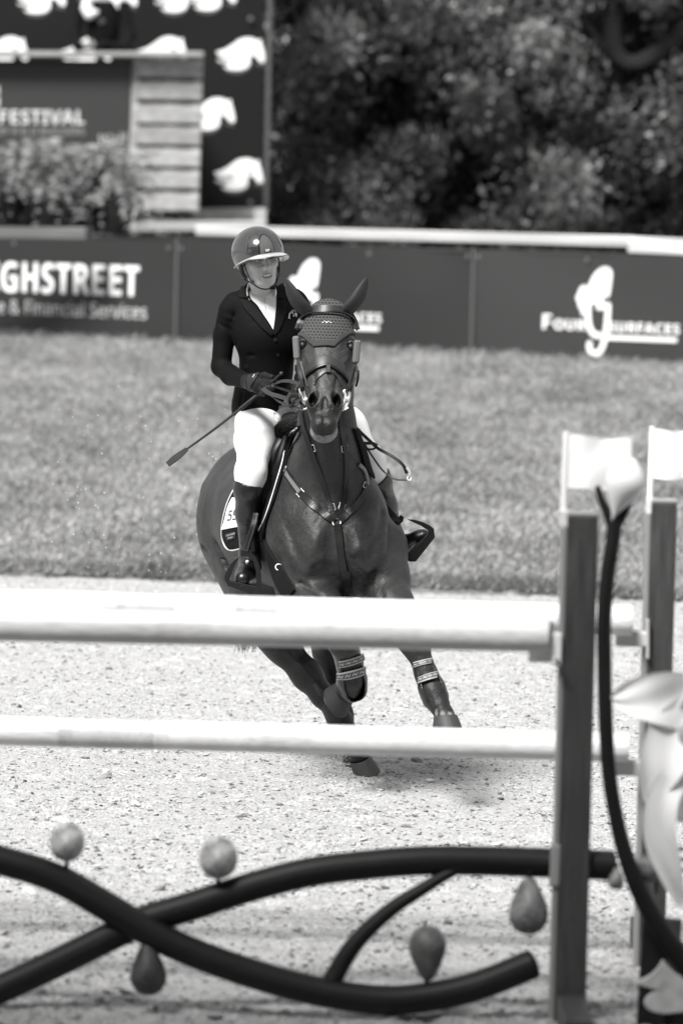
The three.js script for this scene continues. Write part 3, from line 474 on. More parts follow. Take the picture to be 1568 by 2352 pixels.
jumpPole('rear_pole', at(-1150, 1359, 14.55), at(1449, 1425, BKD - 0.05), 0.05, 'rear top pole of the oxer, white with a pale band, just above the front one', [[0.55, white], [0.6, paleBand], [0.655, white], [0.69, paleBand], [0.77, white], [1, white]]);
jumpPole('lower_pole', at(-1150, 1648, 14.55), at(1440, 1717, BKD - 0.05), 0.049, 'lowest white pole of the oxer, hung below the other two', [[0.5, white], [0.585, paleBand], [0.67, white], [1, white]]);
const groundAtPost = (x, y, d) => { const p = at(x, y, d); return p; };
function upright(x, y, d, h, w, label) { // square post, base at ground
  const top = at(x, y, d), t = thing('jump_upright', label, 'jump upright', 'uprights of the oxer', V(top.x, 0, top.z)), H = top.y;
  const g = box(w, H, w, 0.005); g.translate(0, H / 2, 0); mesh('post', g, darkPaint, t);
  const side = box(0.016, H - 0.01, w * 0.8, 0.003); side.translate(-w / 2 - 0.009, H / 2 - 0.03, 0); mesh('cup_track', side, mat(0.32, 0.45, { metalness: 0.2 }), t);
  const cap = box(w * 1.02, 0.012, w * 1.02, 0.004); cap.translate(0, H + 0.006, 0); mesh('cap', cap, mat(0.3, 0.6), t);
  const foot = box(0.085, 0.09, 0.95, 0.006); foot.translate(0, 0.046, 0.02); mesh('foot', foot, darkPaint, t);
  return t;
}
const u1 = upright(1337, 1184, FD, 1.5, 0.094, 'nearer dark square upright, carrying the front pole and a white flag');
const u2 = upright(1523, 1154, BKD, 1.5, 0.084, 'farther dark square upright behind the white flower');
function cup(u, y, d, x, label, up = 0.1) { // pole cup on the track, left of the post
  const p = at(x, y, d), t = thing('pole_cup', label, 'pole cup', 'cups holding the poles', p);
  const c = new THREE.CylinderGeometry(0.062, 0.062, 0.075, 20, 1, true, Math.PI * 0.5, Math.PI); c.rotateZ(Math.PI / 2); c.rotateX(-Math.PI / 2 + Math.PI / 2); c.translate(0, 0.02, 0); mesh('cradle', c, mat(0.9, 0.4), t);
  const b = box(0.028, up, 0.07, 0.004); b.translate(0.045, 0, 0); mesh('bracket', b, mat(0.9, 0.4), t);
  const pin = new THREE.CylinderGeometry(0.007, 0.007, 0.09, 10); pin.rotateX(Math.PI / 2); pin.translate(0.045, -0.03, 0.03); mesh('pin', pin, mat(0.4, 0.3, { metalness: 0.8 }), t);
}
cup(u1, 1490, FD, 1243, 'white cup under the front pole end');
{ const mkArm = (y, x0, x1, lab) => { const t = thing('pole_hanger', lab, 'pole cup', 'hangers on the farther upright'); mesh('arm', beam(at(x0, y, BKD), at(x1, y + 1, BKD), 0.05, 0.07, 0.008), mat(0.62, 0.45), t); mesh('plate', beam(at(x1 - 3, y, BKD), at(x1 + 4, y, BKD), 0.13, 0.085, 0.003), mat(0.5, 0.45), t); };
  mkArm(1466, 1412, 1484, 'pale hanger of the rear top pole'); mkArm(1762, 1402, 1478, 'pale hanger of the lowest pole'); }
// course flags
function flag(x, y, d, x2, y2, w, seed, label) {
  const a = at(x, y, d), b = at(x2, y2, d), t = thing('course_flag', label, 'flag', 'white flags on the uprights', b);
  put('staff', tube([a, b], 0.0095, 6, 10), mat(0.9, 0.4), t);
  const P = [], U = [], I = [], nx = 26, ny = 14, H = 0.165, up = a.clone().sub(b).normalize(), m = (nx + 1) * (ny + 1);
  for (let s = 0; s < 2; s++) for (let j = 0; j <= ny; j++) for (let i = 0; i <= nx; i++) { const u = i / nx, v = j / ny, wv = Math.sin(u * 7.2 + 0.3 * seed) * u; const p = a.clone().addScaledVector(up, -0.004 - H * v * (1 - 0.06 * u) - 0.012 * u + 0.010 * Math.sin(u * 6.5 + 1 + seed) * u).add(V(u * w, 0, 0.03 * wv + 0.008 * Math.sin(v * 5 + u * 9) * u - s * 0.0015)); P.push(p.x - b.x, p.y - b.y, p.z - b.z); U.push(u, v); }
  for (let j = 0; j < ny; j++) for (let i = 0; i < nx; i++) { const k = j * (nx + 1) + i; I.push(k, k + nx + 1, k + 1, k + 1, k + nx + 1, k + nx + 2, m + k, m + k + 1, m + k + nx + 1, m + k + 1, m + k + nx + 2, m + k + nx + 1); }
  const g = new THREE.BufferGeometry(); g.setAttribute('position', new THREE.Float32BufferAttribute(P, 3)); g.setAttribute('uv', new THREE.Float32BufferAttribute(U, 2)); g.setIndex(I); g.computeVertexNormals(); mesh('cloth', g, mat(0.92, 0.7), t);
  const clip = box(0.03, 0.05, 0.03, 0.004); clip.translate(0.004, 0.02, 0); mesh('clip', clip, mat(0.7, 0.5), t);
}
flag(1299, 994, FD + 0.02, 1292, 1205, 0.20, 0, 'white flag on the nearer upright, ending before the round bud');
flag(1497, 981, BKD, 1490, 1176, 0.19, 1.7, 'white flag on the farther upright, cut by the frame edge');

// vine gate with pears
const pearTex = noiseTex(256, (u, v) => 0.72 + 0.4 * tile(u, v, 5, 41) + 0.25 * tile(u, v, 18, 42), { srgb: true });
{
  const d = FD + 0.06, t = thing('vine_gate', 'dark low gate of crossing round vines with pears below the poles', 'jump filler', null, onGround(700, 2330));
  const Q = (list) => list.map(([x, y]) => at(x, y, d));
  const tubeR = 0.046;
  put('vine', tube(Q([[-500, 1900], [-250, 1920], [0, 1976], [126, 2016], [252, 2086], [328, 2132], [420, 2178], [588, 2239], [756, 2282], [907, 2297], [1050, 2277], [1130, 2252], [1222, 2214]]), tubeR, 120, 18), vinePaint, t);
  put('vine', tube([[-500, 2420], [-250, 2370], [0, 2272], [126, 2214], [252, 2152], [328, 2116], [437, 2082], [588, 2034], [714, 2003], [840, 1987], [966, 1977], [1092, 1977], [1260, 1982], [1404, 1988]].map(([x, y]) => at(x, y, d + 0.03)), tubeR, 120, 18), vinePaint, t);
  put('vine_branch', tube([[1052, 1994], [1012, 2016], [965, 2045], [905, 2083], [850, 2130], [805, 2180], [762, 2252]].map(([x, y]) => at(x, y, d + 0.01)), (u) => lerp(0.017, 0.031, u), 50, 14), vinePaint, t);
  const pear = new THREE.LatheGeometry([[0.0, -0.068], [0.02, -0.066], [0.04, -0.055], [0.055, -0.03], [0.058, -0.005], [0.052, 0.022], [0.04, 0.05], [0.027, 0.078], [0.018, 0.092], [0.008, 0.098], [0, 0.099]].map(([a, b]) => new THREE.Vector2(a, b)), 28);
  const round = new THREE.LatheGeometry(Array.from({ length: 15 }, (_, i) => { const a = Math.PI * i / 14; return new THREE.Vector2(Math.sin(a) * 0.056 * (1 + 0.06 * Math.cos(a)), -Math.cos(a) * 0.063); }), 28);
  const stemG = (h) => new THREE.CylinderGeometry(0.006, 0.009, h, 8), pm = mat(0.34, 0.55, { map: pearTex });
  for (const [x, y, s, up, flat, tone] of [[155, 1934, 0.96, 1, 1, 0.85], [502, 1970, 1.05, 1, 1, 0.8], [341, 2236, 0.98, 0, 0, 0.09], [981, 2178, 1.02, 1, 0, 0.26], [1213, 2092, 1.06, 0, 0, 0.38], [1414, 2022, 0.42, 0, 0, 0.5]]) {
    const p = at(x, y, d - 0.005), g = (flat ? round : pear).clone(); g.scale(s, s, s); if (up && !flat) g.rotateX(Math.PI); g.rotateZ(0.06 * Math.sin(x)); g.translate(p.x, p.y, p.z); const o = put('pear', g, mat(tone, 0.55, { map: pearTex }), t);
    const sg = stemG(0.07 * s); sg.translate(p.x, p.y + (up ? -1 : 1) * 0.085 * s, p.z); sg.translate(-t.position.x, -t.position.y, -t.position.z); mesh('pear_stem', sg, vinePaint, o);
  }
  // strap that ties the gate to the upright
  put('hanger', beam(at(1262, 1985, d - 0.01), at(1284, 1986, d - 0.01), 0.13, 0.06, 0.006), mat(0.3, 0.5), t);
}
// flower-shaped wing beside the uprights
{
  const d = FD - 0.06, t = thing('flower_stem', 'tall dark curving stem with forked top holding a pale bud', 'jump wing', null, onGround(1560, 2330));
  const S = (list, dd = d) => list.map(([x, y]) => at(x, y, dd));
  put('stem', tube(S([[1409, 1172], [1410, 1200], [1406, 1245], [1396, 1310], [1387, 1410], [1387, 1530], [1389, 1632], [1392, 1700], [1397, 1769], [1408, 1845], [1428, 1937], [1458, 2025], [1500, 2108], [1560, 2196], [1640, 2290], [1720, 2340]]), (u) => 0.0225 + 0.014 * sstep(0.5, 0.95, u), 120, 16), vinePaint, t);
  put('fork', tube(S([[1408, 1212], [1394, 1178], [1381, 1150], [1371, 1118]]), (u) => lerp(0.019, 0.009, u), 20, 12), vinePaint, t);
  put('fork', tube(S([[1410, 1212], [1427, 1184], [1441, 1158], [1453, 1128]]), (u) => lerp(0.020, 0.010, u), 20, 12), vinePaint, t);
  const bud = new THREE.LatheGeometry(Array.from({ length: 19 }, (_, i) => { const a = i / 18; return new THREE.Vector2(0.062 * Math.sin(Math.PI * Math.pow(a, 1.35)) * (0.75 + 0.35 * a), -0.12 + 0.205 * a); }), 28), c = at(1434, 1112, d - 0.03); bud.rotateZ(-0.32); bud.translate(c.x, c.y, c.z); put('bud', bud, mat(0.9, 0.6), t);
  // lower dark foot of the wing
  put('wing_foot', beam(at(1520, 2110, d + 0.12), at(1502, 2420, d + 0.12), 0.1, 0.09), vinePaint, t);
  put('wing_foot', beam(at(1472, 2352, d + 0.14), at(1720, 2358, d + 0.14), 0.2, 0.07), vinePaint, t);
}
// fabric flower: thick bent petals round a centre
function petal(pts, wf, thick, curl, seed) { // spine points, half width along it, curl lifts the edges
  const curve = new THREE.CatmullRomCurve3(pts, false, 'centripetal'), n = 30, m = 12, P = [], I = [], U = [], K = (n + 1) * (m + 1);
  for (let s = 0; s < 2; s++) for (let i = 0; i <= n; i++) { const u = i / n, p = curve.getPointAt(u), tg = curve.getTangentAt(u), sd = tg.clone().cross(V(0.1, 0.15, 1)).normalize(), nn = sd.clone().cross(tg).normalize();
    for (let j = 0; j <= m; j++) { const a = j / m * 2 - 1, w = wf(u), q = p.clone().addScaledVector(sd, w * a).addScaledVector(nn, curl * w * (a * a - 0.3) + 0.006 * Math.sin(a * 5 + u * 8 + seed) * u - s * thick * Math.sqrt(Math.max(1 - a * a * 0.9, 0))); P.push(q.x, q.y, q.z); U.push(u, j / m); } }
  for (let i = 0; i < n; i++) for (let j = 0; j < m; j++) { const k = i * (m + 1) + j; I.push(k, k + 1, k + m + 1, k + 1, k + m + 2, k + m + 1, K + k, K + k + m + 1, K + k + 1, K + k + 1, K + k + m + 1, K + k + m + 2); }
  for (let i = 0; i < n; i++) for (const j of [0, m]) { const a = i * (m + 1) + j, b = a + m + 1; I.push(a, b, K + a, b, K + b, K + a); }
  const g = new THREE.BufferGeometry(); g.setAttribute('position', new THREE.Float32BufferAttribute(P, 3)); g.setAttribute('uv', new THREE.Float32BufferAttribute(U, 2)); g.setIndex(I); g.computeVertexNormals(); return g;
}
{
  const d = FD - 0.02, c = at(1572, 1700, d), t = thing('big_flower', 'huge white lily-like flower with drooping petals at the frame edge', 'flower', null, c), pm = mat(0.94, 0.65);
  const S = (list) => list.map(([x, y, z]) => at(x, y, d - (z || 0)));
  const w = (a, tip = 0.25, q = 0.8) => (u) => a * Math.pow(Math.max(1 - Math.pow(u, 3.6), 0), q * 0.65) * (0.75 + 0.35 * Math.sin(Math.PI * u)) + 0.008 * tip;
  put('petal', petal(S([[1640, 1650, 0], [1560, 1612, 0.05], [1490, 1603, 0.09], [1402, 1603, 0.06]]), w(0.078), 0.008, 0.25, 1), pm, t);
  put('petal', petal(S([[1600, 1620, 0.02], [1545, 1690, 0.08], [1512, 1770, 0.12], [1488, 1850, 0.1]]), w(0.072), 0.008, 0.3, 2), pm, t);
  put('petal', petal(S([[1580, 1740, 0.06], [1522, 1830, 0.13], [1512, 1910, 0.14], [1540, 2010, 0.12], [1568, 2085, 0.08]]), w(0.046), 0.008, 0.3, 3), pm, t);
  put('petal', petal(S([[1590, 1700, 0.02], [1640, 1780, 0.08], [1650, 1880, 0.1], [1620, 1980, 0.06]]), w(0.09), 0.008, 0.3, 4), pm, t);
  put('petal', petal(S([[1585, 1680, 0], [1640, 1620, 0.06], [1720, 1600, 0.05], [1790, 1640, 0]]), w(0.08), 0.008, 0.3, 5), pm, t);
  put('petal', petal(S([[1590, 1660, -0.03], [1560, 1730, 0.0], [1552, 1810, 0.03], [1575, 1890, 0.02]]), w(0.085), 0.008, 0.3, 6), pm, t);
  put('petal', petal(S([[1640, 1600, -0.04], [1580, 1640, -0.02], [1530, 1720, 0.0], [1500, 1790, 0.03]]), w(0.085), 0.008, 0.2, 8), pm, t);
  put('petal', petal(S([[1590, 1660, 0.0], [1600, 1590, 0.0], [1630, 1530, -0.02], [1660, 1490, -0.05]]), w(0.06), 0.008, 0.3, 7), pm, t);
  put('flower_heart', new THREE.SphereGeometry(0.05, 20, 14).translate(...at(1592, 1690, d - 0.06).toArray()), mat(0.4, 0.7), t);
  const fr = thing('hanging_fruit', 'round greyish fruit tucked under the drooping white petal', 'fruit', null, at(1493, 1993, d)); mesh('body', new THREE.SphereGeometry(0.043, 24, 18).scale(1, 1.04, 1), mat(0.36, 0.6, { map: pearTex }), fr); mesh('stalk', new THREE.CylinderGeometry(0.006, 0.008, 0.06, 8).translate(0.02, -0.05, 0), darkPaint, fr);
  for (let i = 0; i < 3; i++) put('leaf_stalk', tube([at(1535, 1962 + i * 24, d - 0.03), at(1565, 1950 + i * 24, d - 0.02), at(1600, 1955 + i * 26, d)], 0.006, 12, 8), darkPaint, t);
  // heart-shaped leaf low on the wing
  const lf = thing('wing_leaf', 'pale heart-shaped leaf low on the dark wing', 'leaf', null, at(1525, 2260, d - 0.1));
  const sh = new THREE.Shape(), k = 1 / 752; const X = (x) => (x - 1525) * k, Y = (y) => -(y - 2260) * k;
  sh.moveTo(X(1458), Y(2257)); sh.bezierCurveTo(X(1485), Y(2250), X(1508), Y(2235), X(1519), Y(2207)); sh.bezierCurveTo(X(1530), Y(2225), X(1560), Y(2255), X(1600), Y(2262)); sh.lineTo(X(1640), Y(2300)); sh.bezierCurveTo(X(1600), Y(2318), X(1560), Y(2320), X(1532), Y(2324)); sh.bezierCurveTo(X(1500), Y(2326), X(1475), Y(2312), X(1484), Y(2296)); sh.bezierCurveTo(X(1492), Y(2280), X(1510), Y(2278), X(1532), Y(2276)); sh.bezierCurveTo(X(1505), Y(2272), X(1480), Y(2262), X(1458), Y(2257));
  const lg = new THREE.ExtrudeGeometry(sh, { depth: 0.012, bevelEnabled: true, bevelSize: 0.004, bevelThickness: 0.004, bevelSegments: 2, curveSegments: 18 }); mesh('blade', lg, mat(0.62, 0.6, { map: paintTex }), lf);
}
// covered stand behind and above the photographer
{
  const t = thing('spectator_stand', 'covered spectator stand on the near side of the arena', 'stand', null, V(0, 0, 0));
  const b = box(60, 0.3, 15, 0.02); b.translate(0, 9.1, 0.1); mesh('roof', b, mat(0.25, 0.8), t);
  const w = box(60, 9, 0.3, 0.02); w.translate(0, 4.5, 10.3); mesh('rear_wall', w, mat(0.15, 0.8), t);
  for (let i = 0; i < 6; i++) { const g = box(60, 0.45, 1.2, 0.02); g.translate(0, 0.25 + i * 0.45, 3.4 + i * 1.15); mesh('tier', g, mat(0.2, 0.8), t); }
  for (const x of [-24, -12, 12, 24]) { const p = new THREE.CylinderGeometry(0.12, 0.12, 9, 14); p.translate(x, 4.5, -3.9); mesh('column', p, mat(0.25, 0.6), t); }
}

// ------------------------------------------------------------------ the horse
const fwd = V(0.22, 0, 0.975).normalize(), lat = V(0, 1, 0).cross(fwd).normalize();      // lat points to image right
const HB = [lat, V(0, 1, 0), fwd];
const body = new Field();
{
  const E = (x, y, dz, rx, ry, rz, k = 0.08) => body.ell(W(x, y, dz), rx, ry, rz, k, HB);
  // trunk
  E(600, 1168, -0.42, 0.275, 0.31, 0.34, 0.1);
  E(640, 1190, -0.02, 0.285, 0.30, 0.40, 0.14);
  E(690, 1195, 0.32, 0.275, 0.315, 0.36, 0.14);
  E(735, 1160, 0.48, 0.215, 0.33, 0.28, 0.12);
  E(760, 1210, 0.66, 0.225, 0.24, 0.22, 0.10);
  E(690, 1230, 0.72, 0.13, 0.20, 0.17, 0.1);          // shoulders
  E(830, 1228, 0.72, 0.108, 0.19, 0.17, 0.08);
  E(722, 1275, 0.84, 0.115, 0.13, 0.11, 0.06);        // breast muscles
  E(822, 1275, 0.84, 0.115, 0.13, 0.11, 0.06);
  E(772, 1190, 0.80, 0.13, 0.14, 0.12, 0.1);
  E(775, 1330, 0.72, 0.13, 0.09, 0.14, 0.08);
  // neck: crest line and throat line
  body.chain([[W(700, 1010, 0.10), 0.10], [W(728, 985, 0.35), 0.088], [W(744, 860, 0.68), 0.062], [W(752, 742, 0.98), 0.07]], 0.1);
  body.chain([[W(762, 1160, 0.66), 0.185], [W(754, 1060, 0.78), 0.135], [W(750, 970, 0.90), 0.100], [W(752, 860, 0.98), 0.088], [W(752, 790, 1.02), 0.085]], 0.1);
  body.chain([[W(745, 1040, 0.5), 0.12], [W(750, 900, 0.78), 0.085], [W(752, 790, 0.98), 0.08]], 0.1);
  // hindquarters and thighs
  E(560, 1215, -0.34, 0.20, 0.26, 0.26, 0.08);
  E(600, 1320, -0.22, 0.175, 0.23, 0.23, 0.1);
  E(700, 1300, -0.35, 0.19, 0.26, 0.24, 0.1);
  body.chain([[W(612, 1350, -0.12), 0.15], [W(633, 1460, -0.26), 0.082], [W(650, 1487, -0.3), 0.068], [W(706, 1552, -0.26), 0.062], [W(740, 1597, -0.2), 0.045], [W(772, 1640, -0.13), 0.040], [W(783, 1658, -0.1), 0.043], [W(806, 1702, -0.06), 0.034], [W(826, 1738, -0.03), 0.044]], 0.05);
  body.chain([[W(700, 1330, -0.2), 0.15], [W(742, 1440, -0.4), 0.082], [W(754, 1500, -0.5), 0.062], [W(772, 1580, -0.46), 0.042], [W(786, 1640, -0.44), 0.040], [W(800, 1690, -0.40), 0.034], [W(812, 1715, -0.38), 0.042]], 0.05);
  // forelegs: the folded one, then the reaching one
  body.chain([[W(690, 1270, 0.62), 0.13], [W(700, 1345, 0.76), 0.118], [W(738, 1400, 0.92), 0.085], [W(772, 1440, 1.02), 0.064], [W(788, 1475, 0.99), 0.056], [W(803, 1520, 0.92), 0.042], [W(806, 1558, 0.86), 0.044], [W(800, 1578, 0.80), 0.044], [W(790, 1592, 0.72), 0.042]], 0.05);
  body.chain([[W(868, 1260, 0.62), 0.13], [W(880, 1330, 0.76), 0.105], [W(902, 1395, 0.88), 0.085], [W(938, 1455, 0.98), 0.062], [W(957, 1490, 1.0), 0.046], [W(974, 1535, 1.02), 0.033], [W(992, 1582, 1.05), 0.038], [W(1000, 1602, 1.06), 0.040], [W(1013, 1630, 1.1), 0.028], [W(1023, 1645, 1.13), 0.040]], 0.05);
  // muscle relief: grooves and swells
  const B = (x0, y0, z0, x1, y1, z1, w, a) => body.bump(W(x0, y0, z0), W(x1, y1, z1), w, a * 1.7);
  B(772, 1200, 0.98, 776, 1330, 0.98, 0.028, -0.022);
  B(735, 1225, 0.95, 700, 1310, 0.95, 0.03, 0.008); B(812, 1225, 0.95, 846, 1310, 0.95, 0.03, 0.008);
  B(660, 1180, 0.8, 690, 1300, 0.95, 0.03, -0.010); B(872, 1180, 0.8, 850, 1290, 0.95, 0.03, -0.010);
  B(790, 1310, 0.95, 826, 1345, 0.98, 0.022, -0.016); B(756, 1312, 0.95, 716, 1345, 0.98, 0.022, -0.016);
  B(715, 1010, 0.98, 742, 1170, 0.92, 0.022, -0.007); B(786, 1010, 0.98, 790, 1170, 0.92, 0.022, -0.007);
  B(835, 1240, 0.9, 880, 1225, 0.82, 0.014, 0.006); B(700, 1250, 0.92, 718, 1292, 0.95, 0.012, 0.005);
  B(690, 1340, 0.9, 740, 1370, 1.0, 0.012, -0.006); B(860, 1320, 0.9, 876, 1372, 0.95, 0.016, -0.006);
  B(470, 1255, -0.3, 545, 1300, -0.02, 0.016, -0.010); B(500, 1190, -0.2, 512, 1300, -0.05, 0.025, -0.010);
  B(480, 1120, -0.4, 540, 1100, -0.2, 0.03, 0.012); B(548, 1240, 0, 585, 1330, 0.0, 0.018, -0.008); B(520, 1300, -0.1, 560, 1360, -0.05, 0.014, -0.008);
  B(650, 1487, -0.22, 720, 1560, -0.18, 0.014, 0.006); B(690, 1510, -0.2, 745, 1590, -0.12, 0.008, -0.004);
  B(700, 1180, 0.9, 735, 1270, 1.0, 0.045, 0.008); B(840, 1190, 0.9, 815, 1260, 1.0, 0.045, 0.008); B(745, 1285, 0.98, 762, 1290, 0.98, 0.03, 0.010); B(805, 1270, 0.98, 826, 1262, 0.98, 0.03, 0.008);
  B(640, 1250, 0.85, 660, 1320, 0.9, 0.02, -0.006); B(890, 1210, 0.75, 880, 1290, 0.85, 0.02, -0.004); for (let i = 0; i < 5; i++) B(668 + i * 9, 1328 - i * 3, 0.95, 690 + i * 12, 1352 - i * 2, 1.0, 0.006, -0.0025);
  B(740, 1050, 0.98, 748, 1120, 0.98, 0.03, 0.005); B(700, 1080, 0.9, 690, 1160, 0.9, 0.03, -0.005); B(818, 1080, 0.9, 832, 1160, 0.9, 0.03, -0.005); B(850, 1330, 0.95, 866, 1375, 1.0, 0.03, 0.008);
}
// head, in its own frame: u across, v down the face, w out of the forehead
const headO = W(754, 699, 1.06), hx = V(1, 0, 0).applyAxisAngle(V(0, 0, 1), -0.012), hy = V(0, -0.83, 0.557).normalize(), hz = hx.clone().cross(hy).normalize().negate();
if (hz.z < 0) hz.negate();
hy.copy(hz).cross(hx).normalize(); if (hy.y > 0) hy.negate();
const HF = [hx, hy, hz];
const HL = (u, v, w) => headO.clone().addScaledVector(hx, u).addScaledVector(hy, v).addScaledVector(hz, w);
const toHead = (x, y, z) => { const a = x - headO.x, b = y - headO.y, c = z - headO.z; return [a * hx.x + b * hx.y + c * hx.z, a * hy.x + b * hy.y + c * hy.z, a * hz.x + b * hz.y + c * hz.z]; };
const head = new Field();
{
  const E = (u, v, w, a, b, c, k = 0.04, o) => head.ell(HL(u, v, w), a, b, c, k, HF, o);
  const both = (f) => { f(-1); f(1); };
  E(0, 0.09, -0.10, 0.100, 0.125, 0.105, 0.05);
  E(0, 0.175, -0.085, 0.104, 0.13, 0.085, 0.05);
  both((s) => E(s * 0.092, 0.165, -0.075, 0.030, 0.052, 0.042, 0.03));                 // brow over the eye
  both((s) => E(s * 0.056, 0.26, -0.18, 0.045, 0.15, 0.115, 0.05));                    // jaws
  both((s) => head.cone(HL(s * 0.10, 0.225, -0.105), HL(s * 0.062, 0.36, -0.085), 0.014, 0.012, 0.03));   // cheek crest
  E(0, 0.30, -0.10, 0.083, 0.15, 0.085, 0.05);
  E(0, 0.39, -0.09, 0.066, 0.13, 0.075, 0.05);
  head.chain([[HL(0, 0.16, -0.065), 0.062], [HL(0, 0.30, -0.062), 0.050], [HL(0, 0.44, -0.06), 0.043]], 0.05);
  E(0, 0.495, -0.080, 0.058, 0.085, 0.060, 0.04);
  both((s) => E(s * 0.040, 0.462, -0.045, 0.036, 0.050, 0.040, 0.025));                // nostril swell
  E(0, 0.558, -0.062, 0.050, 0.042, 0.046, 0.03);                                      // upper lip
  both((s) => E(s * 0.026, 0.565, -0.05, 0.024, 0.032, 0.032, 0.02));
  E(0, 0.552, -0.118, 0.056, 0.048, 0.042, 0.012);                                     // lower lip and chin
  E(0, 0.48, -0.15, 0.042, 0.09, 0.04, 0.05);
  both((s) => { head.ell(HL(s * 0.049, 0.462, -0.008), 0.0195, 0.037, 0.032, 0.010, [hx.clone().addScaledVector(hy, -s * 0.35).normalize(), hy.clone().addScaledVector(hx, s * 0.35).normalize(), hz], { sub: true }); head.ell(HL(s * 0.050, 0.455, -0.03), 0.015, 0.026, 0.035, 0.01, HF, { sub: true }); });
  both((s) => E(s * 0.110, 0.180, -0.040, 0.024, 0.024, 0.028, 0.010, { sub: true }));
  const B = (a, b, c, d, e, f, w, amp) => { head.bump(HL(a, b, c), HL(d, e, f), w, amp); };
  both((s) => { B(s * 0.088, 0.138, -0.03, s * 0.118, 0.158, -0.055, 0.010, 0.007); B(s * 0.090, 0.20, -0.04, s * 0.118, 0.198, -0.06, 0.008, 0.004); B(s * 0.045, 0.30, -0.02, s * 0.038, 0.42, -0.02, 0.012, -0.006); B(s * 0.05, 0.19, 0.0, s * 0.03, 0.33, -0.01, 0.016, 0.004); B(s * 0.085, 0.24, -0.04, s * 0.06, 0.30, -0.03, 0.010, 0.003); B(s * 0.007, 0.47, -0.01, s * 0.006, 0.54, -0.015, 0.005, -0.004); B(s * 0.018, 0.535, -0.01, s * 0.030, 0.50, -0.01, 0.006, -0.004); B(s * 0.06, 0.55, -0.09, s * 0.02, 0.600, -0.09, 0.006, -0.006); });
  B(0, 0.46, -0.01, 0, 0.57, -0.01, 0.006, -0.006); B(-0.02, 0.603, -0.09, 0.02, 0.603, -0.09, 0.006, -0.006);
}
const horseF = new FnField((x, y, z) => smin(body.d(x, y, z), head.d(x, y, z), 0.03));
const coatTex = noiseTex(256, (u, v) => 0.80 + 0.12 * tile(u, v, 7, 51) + 0.28 * tile(u, v, 100, 52) + 0.1 * tile(u, v, 30, 57), { srgb: true });
const coatBump = noiseTex(512, (u, v) => 0.5 + 0.10 * tile(u, v, 150, 53) + 0.10 * tile(u, v, 50, 54) + 0.35 * tile(u, v, 9, 55) + 0.2 * tile(u, v, 20, 56));
for (const t of [coatTex, coatBump]) t.repeat.set(2.2, 2.2);
const coat = new THREE.MeshPhysicalMaterial({ color: grey(1), vertexColors: true, roughness: 0.5, specularIntensity: 0.7, map: coatTex, bumpMap: coatBump, bumpScale: 0.008, sheen: 0.15, sheenRoughness: 0.5, sheenColor: grey(0.2) });
const horse = thing('horse', 'dark bay horse cantering at the jump with the rider up', 'horse', null, onGround(760, 1700));
